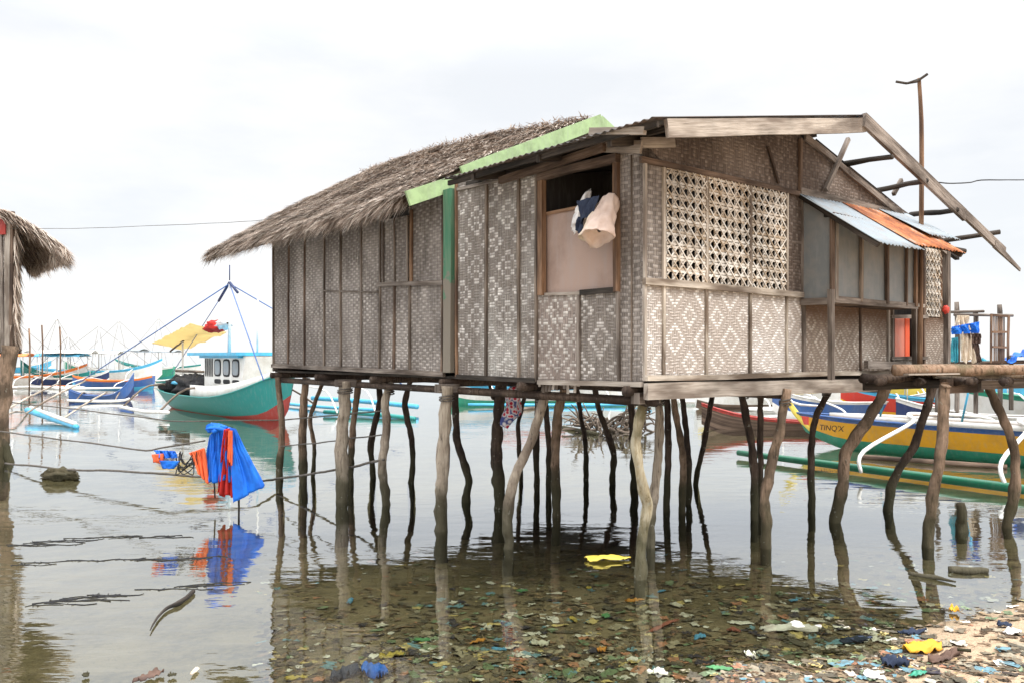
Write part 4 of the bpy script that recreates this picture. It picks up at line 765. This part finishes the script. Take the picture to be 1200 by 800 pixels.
# ------------------------------------------------------------------ drying rack and shanty at the right
Ys = 19.5
rk = thing('drying_rack', at(1140, 425, Ys), 'rickety wooden pole rack behind the walkway hung with washing', 'rack')
for x in (1121, 1171.5, 1143, 1098): M().tube([at(x, {1121: 354, 1171.5: 357, 1143: 366, 1098: 372}[x], Ys), at(x+1, 400, Ys), at(x, 520, Ys)], .055, 8, .2, 3).build('post', W['grey'], rk, True)
M().tube([at(1112, 366, Ys-.1), at(1153, 365, Ys-.1)], .035, 7, .1).build('rail', W['grey'], rk, True); M().tube([at(1118, 369, Ys-.15), at(1187, 370, Ys-.15)], .035, 7, .1).build('rail', W['grey'], rk, True); M().tube([at(1112, 426, Ys), at(1200, 424, Ys)], .05, 7, .1).build('rail', W['brown'], rk, True)
def wash(c4, mat, lb, nm='washing', cat='cloth', dy=-.25, **k): return tag(sheet([at(a, b, Ys+dy) for a, b in c4], mat, nm, amp=.05, ragged=.15, **k), lb, cat)
wash([(1122, 370), (1136, 370), (1137, 386), (1119, 386)], 'cloth_cream', 'small cream cloth hung at the top of the rack', seed=1)
wash([(1115, 383), (1148, 377), (1148, 390), (1116, 392)], 'cloth_blue', 'bright blue cloth strip slung across the rack', seed=2, dy=-.3)
wash([(1115, 396), (1123, 395), (1123, 424), (1115, 424)], 'cloth_teal', 'teal cloth hanging at the left end of the rack', seed=3)
wash([(1126, 389), (1140, 389), (1143, 424), (1125, 424)], 'cloth_cream', 'long pale cloth hanging in the middle of the rack', seed=4)
wash([(1135, 391), (1149, 391), (1149, 403), (1137, 403)], 'cloth_brown', 'brown cloth square beside the long pale cloth', seed=5)
wash([(1140, 402), (1146, 402), (1150, 424), (1143, 424)], 'cloth_brown', 'thin dark brown rag hanging low on the rack', seed=6)
pn = thing('bamboo_screen', at(1171, 425, Ys-.4), 'upright bamboo slat screen in an orange wooden frame at the right', 'screen')
for k in range(6): M().beam(at(1165+k*2.3, 371, Ys-.4), at(1165+k*2.3, 423, Ys-.4), .03, .012, V((0, -1, 0))).build('slat', W['orange'], pn)
for a, b in (((1161.5, 368), (1161.5, 425)), ((1182, 370), (1181, 425)), ((1161, 369), (1182, 371)), ((1163, 389), (1180, 389)), ((1163, 406), (1180, 407)), ((1162, 424), (1181, 424))): M().beam(at(*a, Ys-.43), at(*b, Ys-.43), .05, .03, V((0, -1, 0))).build('frame', W['orange'], pn)
tn = thing('tarp_shelter', at(1200, 430, 20), 'low shelter with a bright blue tarp roof at the right edge', 'shelter')
sheet([at(1176, 420, 20), at(1225, 398, 20), at(1235, 404, 18), at(1182, 424, 18)], 'cloth_blue', 'tarp_roof', amp=.05, parent=tn); sheet([at(1140, 425, 24), at(1152, 420, 24), at(1165, 424, 23), at(1150, 431, 23)], 'cloth_teal', 'tarp_flap', amp=.05, parent=tn)
for x in (1185, 1230): M().tube([at(x, 416, 19), at(x, 480, 19)], .05, 6).build('post', W['grey'], tn, True)
rf = M(); p = RW(1108.5, 363, .07)
tag(blob(p, (V((.045, 0, 0)), V((0, .03, 0)), V((0, 0, .055))), 'red_float', 'brightred', None, 3, .3), 'small bright red float hanging on the right corner post', 'float')

# ------------------------------------------------------------------ ground, water
SA = V((1.2, 4.75, 0)); SN = V((.49, -.872, 0)).normalized()
def gz(x, y):
    d = (V((x, y, 0))-SA).dot(SN); d += .35*noise.noise(V((x*.6, y*.6, 2)))
    if d > 0: z = .11*d if d < 6 else .66+.02*(d-6)
    else: z = d*.075 if d > -5 else max(-2.2, -.375+(d+5)*.12)
    r = math.hypot(x-1, y-6)
    if r < 14: z += (.035*noise.noise(V((x*1.7, y*1.7, 0)))+.02*noise.noise(V((x*5, y*5, 1))))*(1-r/14)
    return z
gm = M()
xs = [-3000, -900, -250, -80, -30, -14, -8]+[-6+i*.12 for i in range(117)]+[8.5, 10, 13, 18, 30, 80, 250, 900, 3000]
ys = [-300, -60, -15, -3, 0, 2]+[3+i*.12 for i in range(75)]+[12.5, 14, 16, 20, 28, 45, 90, 250, 800, 3000]
k = 0
for x in xs:
    for y in ys: gm.v.append(V((x, y, gz(x, y))))
ny = len(ys)
for i in range(len(xs)-1):
    for j in range(ny-1): a = i*ny+j; gm.f.append([a, a+ny, a+ny+1, a+1]); gm.uv.append([(0, 0)]*4); gm.m.append(0)
n = N('sand_and_seabed', .9); p = n.pos(); a = n.noise(p, 1.4, 5, .6); b = n.noise(p, 14, 4, .6); c_ = n.noise(p, 70, 2); z = n.xyz(p)[2]
sand = n.mix(n.ramp(b, [(.4, 0.0), (.65, 1.0)]), (.46, .34, .23), (.36, .26, .175)); sand = n.mix(n.ramp(c_, [(.6, 0.0), (.7, .6)]), sand, (.14, .1, .07))
mud = n.mix(n.ramp(b, [(.38, 0.0), (.62, 1.0)]), (.17, .135, .078), (.09, .072, .042)); mud = n.mix(n.ramp(a, [(.42, 0.0), (.6, .8)]), mud, (.24, .19, .12)); mud = n.mix(n.ramp(c_, [(.6, 0.0), (.68, .7)]), mud, (.035, .03, .02))
f = n.m('MULTIPLY_ADD', a, .12, z); n.base(n.mix(n.ramp(f, [(.03, 0.0), (.10, 1.0)]), mud, sand)); n.bump(n.m('ADD', b, c_), .6, .03)
g = gm.build('ground', n.mat, None, True); g['kind'] = 'structure'; g['label'] = 'sandy shore and muddy shallow seabed'

wm = bpy.data.materials.new('sea_water'); wm.use_nodes = True; t = wm.node_tree; t.nodes.clear(); NN = t.nodes.new; LK = t.links.new
out = NN('ShaderNodeOutputMaterial'); mx = NN('ShaderNodeMixShader'); tr = NN('ShaderNodeBsdfTransparent'); gl = NN('ShaderNodeBsdfGlossy'); fr = NN('ShaderNodeFresnel')
gl.inputs['Roughness'].default_value = .015; gl.inputs['Color'].default_value = (.94, .97, 1, 1); tr.inputs['Color'].default_value = (.80, .83, .72, 1); fr.inputs['IOR'].default_value = 1.33
geo = NN('ShaderNodeNewGeometry')
def nz(scale, vec, det, r_=.5):
    m_ = NN('ShaderNodeMapping'); LK(geo.outputs['Position'], m_.inputs[0]); m_.inputs['Scale'].default_value = vec; m_.inputs['Rotation'].default_value = (0, 0, .12)
    q_ = NN('ShaderNodeTexNoise'); LK(m_.outputs[0], q_.inputs['Vector']); q_.inputs['Scale'].default_value = scale; q_.inputs['Detail'].default_value = det; q_.inputs['Roughness'].default_value = r_; return q_.outputs['Fac']
a1 = nz(1.0, (2.2, 5.5, 1), 3); a2 = nz(1.0, (.35, .5, 1), 2); a3 = nz(1.0, (.5, 1.3, 1), 2)
def mth(op, x, y=0.0, z_=0.0):
    q_ = NN('ShaderNodeMath'); q_.operation = op
    for s_, v_ in zip(q_.inputs, (x, y, z_)):
        if isinstance(v_, bpy.types.NodeSocket): LK(v_, s_)
        else: s_.default_value = v_
    return q_.outputs[0]
cr = NN('ShaderNodeMapRange'); LK(a2, cr.inputs[0]); cr.inputs[1].default_value = .42; cr.inputs[2].default_value = .62; cr.inputs[3].default_value = .12; cr.inputs[4].default_value = 1.0
hgt = mth('ADD', mth('MULTIPLY', a1, cr.outputs[0]), mth('MULTIPLY', a3, 1.2))
bp = NN('ShaderNodeBump'); LK(hgt, bp.inputs['Height']); bp.inputs['Strength'].default_value = 1.0; bp.inputs['Distance'].default_value = .0062
LK(bp.outputs[0], gl.inputs['Normal']); LK(bp.outputs[0], fr.inputs['Normal']); LK(mth('POWER', fr.outputs[0], .5), mx.inputs[0]); LK(tr.outputs[0], mx.inputs[1]); LK(gl.outputs[0], mx.inputs[2]); LK(mx.outputs[0], out.inputs[0])
W['water'] = wm
wmesh = M(); wmesh.face([(-3000, -300, 0), (3000, -300, 0), (3000, 3000, 0), (-3000, 3000, 0)])
wo = wmesh.build('water', wm); wo['kind'] = 'structure'; wo['label'] = 'calm pale sea water'

# ------------------------------------------------------------------ litter
def ground_px(px, py):
    p = on_water(px, py)
    for _ in range(12): p = on_water(px, py, gz(p.x, p.y))
    return p
def scrap(mb, p, sx, sy, lift=.012, m=0, n_=4, crump=.35):
    a = R(0, 6.28); cx, sn = math.cos(a), math.sin(a); sd = R(0, 99); g_ = []
    t1, t2 = R(-.25, .25), R(-.25, .25); k = len(mb.v)
    for i in range(n_+1):
        for j in range(n_+1):
            X = (i/n_-.5)*sx; Y = (j/n_-.5)*sy; q_ = noise.noise(V((i*.9, j*.9, sd)))
            X *= 1+.5*noise.noise(V((j*.8, sd, 1))); Y *= 1+.5*noise.noise(V((i*.8, sd, 5)))
            x, y = p.x+X*cx-Y*sn, p.y+X*sn+Y*cx
            mb.v.append(V((x, y, max(p.z, gz(x, y) if p.z < .3 else p.z)+lift+abs(q_)*crump*min(sx, sy)+X*t1*.2+Y*t2*.2)))
    for i in range(n_):
        for j in range(n_): a_ = k+i*(n_+1)+j; mb.f.append([a_, a_+n_+1, a_+n_+2, a_+1]); mb.uv.append([(0, 0)]*4); mb.m.append(m)
def litter_mat(name, stops, rough=.6):
    n = N(name, rough); n.base(n.mix(n.ramp(n.noise(n.pos(), 25, 3), [(.45, 0.0), (.65, .5)]), n.ramp(n.isl(), stops), (.09, .075, .05)))
    for nd in n.n:
        if nd.type == 'VALTORGB' and len(nd.color_ramp.elements) > 3: nd.color_ramp.interpolation = 'CONSTANT'
    return n.mat
W['lit'] = litter_mat('mixed_litter', [(0, (.16, .13, .09)), (.25, (.08, .07, .05)), (.45, (.3, .26, .19)), (.58, (.5, .48, .42)), (.64, (.13, .18, .1)), (.7, (.13, .25, .3)), (.76, (.48, .38, .16)), (.81, (.36, .17, .1)), (.85, (.04, .035, .05)), (.92, (.62, .6, .55)), (.96, (.2, .26, .16))])
W['leaf'] = litter_mat('dead_leaves', [(0, (.1, .065, .04)), (.3, (.2, .13, .08)), (.55, (.06, .045, .03)), (.75, (.28, .2, .12)), (.9, (.045, .035, .03))], .8)
mb = M(); lm = M()
cnt = 0
while cnt < 4200:
    px = 300+920*random.random(); py = 645+200*random.random()**.75
    p = ground_px(px, py); d = (p-SA).dot(SN)
    dens = 1.0 if d < .3 else (.5 if d < .9 else .12)
    if px < 480: dens *= .35
    dens *= .35+.65*max(0, min(1, (py-650)/90)); dens *= max(.15, .8+1.2*noise.noise(V((p.x*1.1, p.y*1.1, 9))))
    if random.random() > dens: continue
    s_ = random.choice((.012, .018, .025, .035, .05, .06))*R(.7, 1.3); scrap(mb, p, s_*R(1, 2), s_, .006); cnt += 1
cnt = 0
while cnt < 3500:
    px = 300+940*random.random(); py = 645+200*random.random()**.7; p = ground_px(px, py); d = (p-SA).dot(SN)
    dens = (1.0 if d < .5 else .35 if d < 1.1 else .12)*max(.05, .6+1.6*noise.noise(V((p.x*1.5, p.y*1.5, 4))))
    if random.random() > dens: continue
    if random.random() < .3:
        a = R(0, 6.28); L = R(.03, .14); e = V((math.cos(a), math.sin(a), 0)); q2 = p+e*L; q2.z = gz(q2.x, q2.y)+.01; lm.tube([p+Z*.01, (p+q2)/2+Z*R(0, .02), q2], R(.002, .005), 4)
    else: s_ = R(.015, .05); scrap(lm, p, s_*R(1, 2.2), s_, .004, n_=2, crump=.4)
    cnt += 1
o = mb.build('litter_scraps', W['lit'], None, False); tag(o, 'mixed plastic and paper scraps strewn over the shallow seabed', 'litter', None, 'stuff')
o = lm.build('leaf_litter', W['leaf'], None, False); tag(o, 'dead leaves, twigs and dark wrack along the waterline', 'litter', None, 'stuff')
def item(px, py, sx, sy, mat, name, lb, cat='litter', onwater=False, rot=None, crump=.3, lift=.012, n_=12, sm=True):
    p = on_water(px, py, .003) if onwater else ground_px(px, py); mb = M(); st_ = random.getstate(); a = R(0, 6.28) if rot is None else rot
    cx, sn = math.cos(a), math.sin(a); sd = R(0, 99)
    def fn(x, y):
        dx, dy = x*2-1, y*2-1; X = dx*math.sqrt(1-dy*dy/2); Y = dy*math.sqrt(1-dx*dx/2)
        k_ = 1+.45*noise.noise(V((X*1.5, Y*1.5, sd))); X *= sx/2*k_; Y *= sy/2*k_
        wx, wy = p.x+X*cx-Y*sn, p.y+X*sn+Y*cx; z0 = p.z if onwater else gz(wx, wy)
        return V((wx, wy, z0+lift+(1-max(abs(dx), abs(dy))**2)*min(sx, sy)*.12+abs(noise.noise(V((x*4, y*4, sd))))*crump*min(sx, sy)))
    mb.grid(fn, n_, n_); o = mb.build(name, W[mat], None, sm); o.modifiers.new('thickness', 'SOLIDIFY').thickness = .004; return tag(o, lb, cat)
item(708, 656, .42, .16, 'lemon', 'floating_bag', 'bright yellow plastic bag floating under the house', 'bag', True, .1)
item(925, 738, .42, .16, 'cloth_white', 'plastic_sheet', 'pale torn plastic sheet lying at the water edge', 'plastic', rot=-.3)
item(1003, 752, .22, .11, 'cloth_navy', 'dark_bag', 'dark purple flattened bag at the sand edge', 'bag', rot=.1)
item(1083, 762, .24, .2, 'cloth_yellow', 'yellow_bag', 'round yellow crumpled bag on the wet sand', 'bag', rot=0)
W['oc'] = cloth('ochre_bag', (.75, .4, .04), (.6, .28, .04), 8); bpy.data.objects['yellow_bag'].data.materials[0] = W['oc']
item(1070, 744, .2, .08, 'cloth_navy', 'wrack_clump', 'dark frayed clump just above the yellow bag', 'rag', rot=0, crump=.7)
item(1048, 780, .16, .12, 'cloth_navy', 'dark_wrapper', 'curled dark wrapper below the yellow bag', 'wrapper', crump=.8)
item(1105, 774, .3, .09, 'cloth_brown', 'rag_strip', 'brown and purple rag strip below the yellow bag', 'rag', rot=.4, crump=.8); item(1075, 791, .12, .07, 'bgreen', 'green_wrapper', 'small green wrapper near the bottom edge of the sand', 'wrapper')
item(1025, 795, .16, .09, 'cloth_white', 'white_wrapper', 'white crumpled wrapper at the bottom edge of the sand', 'wrapper'); item(1118, 717, .07, .07, 'oc', 'yellow_cup', 'small crushed yellow cup at the waterline beside the posts', 'cup', True, crump=.8)
item(975, 765, .13, .08, 'bark_mid', 'flat_stone', 'flat grey brown stone on the sand beside the dark bag', 'stone')
item(1185, 742, .14, .1, 'cloth_white', 'paper_scrap', 'white paper scrap on the right edge of the sand', 'paper'); item(1177, 735, .1, .07, 'cloth_navy', 'black_scrap', 'black plastic scrap left of the white paper', 'plastic', crump=.7)
item(440, 792, .26, .13, 'cloth_blue', 'blue_bundle', 'dark blue net bundle under the water at the bottom', 'net', crump=.8); item(405, 793, .26, .12, 'cloth_navy', 'dark_net', 'black net bundle beside the blue one', 'net', crump=.8)
W['ucream'] = cloth('muddy_yellow_plastic', (.45, .35, .08), (.3, .24, .08), 8); W['ured'] = cloth('muddy_red_board', (.3, .11, .08), (.2, .07, .05), 8); W['ublue'] = cloth('muddy_blue_plastic', (.1, .3, .5), (.08, .2, .3), 8)
W['ucream2'] = cloth('muddy_white_plastic', (.55, .53, .46), (.35, .33, .27), 8); W['uor'] = cloth('muddy_orange_plastic', (.55, .25, .05), (.4, .18, .05), 8); W['ugr'] = cloth('muddy_green_plastic', (.1, .28, .12), (.08, .2, .1), 8)
it = [(460, 771, .2, .1, 'ucream', 'sunken_bag', 'sunken mustard bag above the blue net bundle'), (345, 797, .14, .07, 'ucream', 'sunken_bag', 'sunken mustard bag near the bottom left of the reflection'), (780, 733, .4, .05, 'ured', 'sunken_board', 'long reddish sunken board in the shallows'),
 (572, 737, .07, .07, 'ucream2', 'sunken_cup', 'round white sunken cup in the middle shallows'), (672, 727, .13, .05, 'ucream', 'sunken_wrapper', 'yellow sunken wrapper in the middle shallows'), (710, 723, .12, .06, 'ugr', 'sunken_wrapper', 'green sunken wrapper beside the yellow one'),
 (633, 757, .13, .09, 'ucream2', 'sunken_carton', 'pale square sunken carton near the centre bottom'), (585, 763, .1, .05, 'ublue', 'sunken_wrapper', 'bright blue sunken wrapper near the centre bottom'), (705, 764, .11, .08, 'uor', 'sunken_wrapper', 'orange sunken wrapper right of the pale carton'),
 (742, 705, .16, .06, 'uor', 'sunken_wrapper', 'orange brown sunken wrapper above the reddish board'), (792, 710, .13, .06, 'ucream2', 'sunken_wrapper', 'white sunken wrapper above the reddish board'), (775, 694, .1, .04, 'ublue', 'sunken_wrapper', 'pale blue sunken wrapper near the mottled stilt'),
 (540, 697, .09, .05, 'ucream2', 'sunken_paper', 'small pale sunken paper under the house'), (820, 748, .14, .07, 'ublue', 'sunken_wrapper', 'teal sunken wrapper left of the torn sheet'), (880, 770, .13, .08, 'ucream2', 'sunken_carton', 'pale sunken carton near the sand edge'), (843, 785, .15, .06, 'ugr', 'sunken_wrapper', 'green sunken wrapper at the bottom near the sand'),
 (770, 790, .13, .08, 'ucream2', 'sunken_wrapper', 'white sunken wrapper at the bottom centre'), (495, 752, .14, .07, 'ugr', 'sunken_wrapper', 'dull green sunken wrapper left of the round cup'), (690, 690, .06, .04, 'ucream', 'sunken_wrapper', 'tiny yellow sunken scrap below the floating bag'), (560, 753, .13, .05, 'uor', 'sunken_wrapper', 'orange sunken wrapper beside the blue one'),
 (410, 706, .15, .06, 'ublue', 'sunken_bag', 'pale blue sunken bag under the left stilts'), (612, 694, .1, .06, 'ugr', 'sunken_wrapper', 'green sunken scrap under the middle of the house'), (930, 705, .12, .05, 'ublue', 'sunken_bag', 'small blue sunken bag off the shore'), (860, 740, .12, .07, 'ured', 'sunken_cloth', 'dull red sunken cloth near the torn sheet')]
for a in it: item(*a, 'plastic', crump=.5)
def stick(pts, r, mat, lb, nm='stick', z=.02): return tag(M().tube([on_water(a, b, z) for a, b in pts], r, 8, .35, 5).build(nm, W[mat], None, True), lb, 'stick')
stick([(176, 738), (184, 724), (196, 712), (211, 705), (227, 692)], [.004, .009, .013, .019, .017], 'dark', 'gnarled brown stick floating at the lower left')
stick([(1065, 671), (1095, 676), (1120, 681)], [.015, .022, .008], 'bark_pale', 'pale thin stick floating beside the walkway post'); stick([(1112, 667), (1135, 668), (1157, 668)], [.03, .035, .025], 'bark_pale', 'stout pale driftwood floating right of the walkway post')
stick([(1122, 760), (1138, 762)], .012, 'bark_dark', 'short dark twig on the sand', z=.22)
fr_ = [(101, 793, .06, .04, 'bark_dark', 'black scrap at the bottom left of the water'), (201, 793, .05, .04, 'bark_dark', 'round black scrap right of the palm debris'), (174, 795, .2, .07, 'cloth_brown', 'brown palm debris at the bottom left'), (228, 788, .12, .03, 'cloth_cream', 'pale forked straw scrap at the bottom left')]
for a, b, x, y, m_, lb in fr_: item(a, b, x, y, m_, 'floating_debris', lb, 'debris', True, crump=.7)
# dark strands laid on the calm water to draw the ropes' reflections
for (x0, y0, x1, y1), lb in (((0, 640, 200, 624), 'upper broken line of dark strands added as a rope reflection on the calm water'), ((15, 712, 240, 682), 'lower broken line of dark strands added as a rope reflection on the calm water'), ((10, 662, 240, 652), 'thin middle line of dark strands added as a rope reflection on the calm water')):
    mb = M()
    for k in range(16):
        f = random.random(); p = on_water(x0+(x1-x0)*f, y0+(y1-y0)*f+random.gauss(0, 1.2)-3*math.sin(f*5), .002); q_ = [p]
        for i_ in range(random.randint(3, 8)): q_.append(q_[-1]+V((R(.04, .1), R(-.035, .035)+.01, 0)))
        mb.tube(q_, [R(.002, .006) for _ in q_], 5, .4, 3)
        for i_ in range(3): a_ = random.choice(q_); mb.tube([a_, a_+V((R(-.05, .05), R(-.05, .05), .003))], .003, 4)
    tag(mb.build('rope_reflection', W['black'], None, True), lb, 'weed', None, 'stuff')

# ------------------------------------------------------------------ sky, sun, camera
w = bpy.data.worlds.new('World'); sc.world = w; w.use_nodes = True; t = w.node_tree; t.nodes.clear(); NN = t.nodes.new; LK = t.links.new
EL, AZ = math.radians(55), math.radians(130)
out = NN('ShaderNodeOutputWorld'); bg = NN('ShaderNodeBackground'); sky = NN('ShaderNodeTexSky'); sky.sky_type = 'NISHITA'; sky.sun_disc = False; sky.sun_elevation = EL; sky.sun_rotation = AZ
def mthw(op, x, y=0.0, z_=0.0):
    q_ = NN('ShaderNodeMath'); q_.operation = op
    for s_, v_ in zip(q_.inputs, (x, y, z_)):
        if isinstance(v_, bpy.types.NodeSocket): LK(v_, s_)
        else: s_.default_value = v_
    return q_.outputs[0]
tcn = NN('ShaderNodeTexCoord'); sp = NN('ShaderNodeSeparateXYZ'); LK(tcn.outputs['Generated'], sp.inputs[0])
dv = NN('ShaderNodeMath'); dv.operation = 'MAXIMUM'; LK(sp.outputs[2], dv.inputs[0]); dv.inputs[1].default_value = .33
mp = NN('ShaderNodeMapping'); LK(tcn.outputs['Generated'], mp.inputs[0]); mp.inputs['Scale'].default_value = (1.6, 1.6, 5)
nz1 = NN('ShaderNodeTexNoise'); LK(mp.outputs[0], nz1.inputs[0]); nz1.inputs['Scale'].default_value = 1.7; nz1.inputs['Detail'].default_value = 6; nz1.inputs['Roughness'].default_value = .55
cr1 = NN('ShaderNodeValToRGB'); LK(nz1.outputs['Fac'], cr1.inputs[0]); e = cr1.color_ramp.elements; e[0].position = .38; e[0].color = (.86, .88, .905, 1); e[1].position = .6; e[1].color = (1.0, .995, .99, 1)
g1 = mthw('SUBTRACT', dv.outputs[0], .33); g2 = mthw('POWER', mthw('DIVIDE', g1, .62), 1.3); grd = mthw('MULTIPLY_ADD', g2, 24.0, 5.95)
sc_ = NN('ShaderNodeVectorMath'); sc_.operation = 'SCALE'; LK(cr1.outputs[0], sc_.inputs[0]); LK(grd, sc_.inputs['Scale'])
mxw = NN('ShaderNodeMix'); mxw.data_type = 'RGBA'; mxw.inputs[0].default_value = .92; LK(sky.outputs[0], mxw.inputs[6]); LK(sc_.outputs[0], mxw.inputs[7])
LK(mxw.outputs[2], bg.inputs[0]); bg.inputs[1].default_value = .1; LK(bg.outputs[0], out.inputs[0])
sl = bpy.data.lights.new('sun', 'SUN'); sl.energy = 1.5; sl.angle = math.radians(25); sl.color = (1, .96, .9)
so = bpy.data.objects.new('sun', sl); col.objects.link(so)
sd_ = V((math.sin(AZ)*math.cos(EL), math.cos(AZ)*math.cos(EL), math.sin(EL))); so.rotation_euler = sd_.to_track_quat('Z', 'Y').to_euler(); so.location = (8, -6, 15)
cam = bpy.data.cameras.new('camera'); cam.sensor_width = 36; cam.lens = 36*F/1200; cam.shift_y = (HY-400)/1200; cam.clip_start = .05; cam.clip_end = 8000
co = bpy.data.objects.new('camera', cam); col.objects.link(co); co.location = (0, 0, CH); co.rotation_euler = (math.radians(90), 0, 0); sc.camera = co
vs = sc.view_settings; vs.view_transform = 'Standard'; vs.look = 'None'; vs.exposure = .88; vs.gamma = 1; vs.use_curve_mapping = False
sc.cycles.max_bounces = 8; sc.cycles.transparent_max_bounces = 12; sc.cycles.use_denoising = True
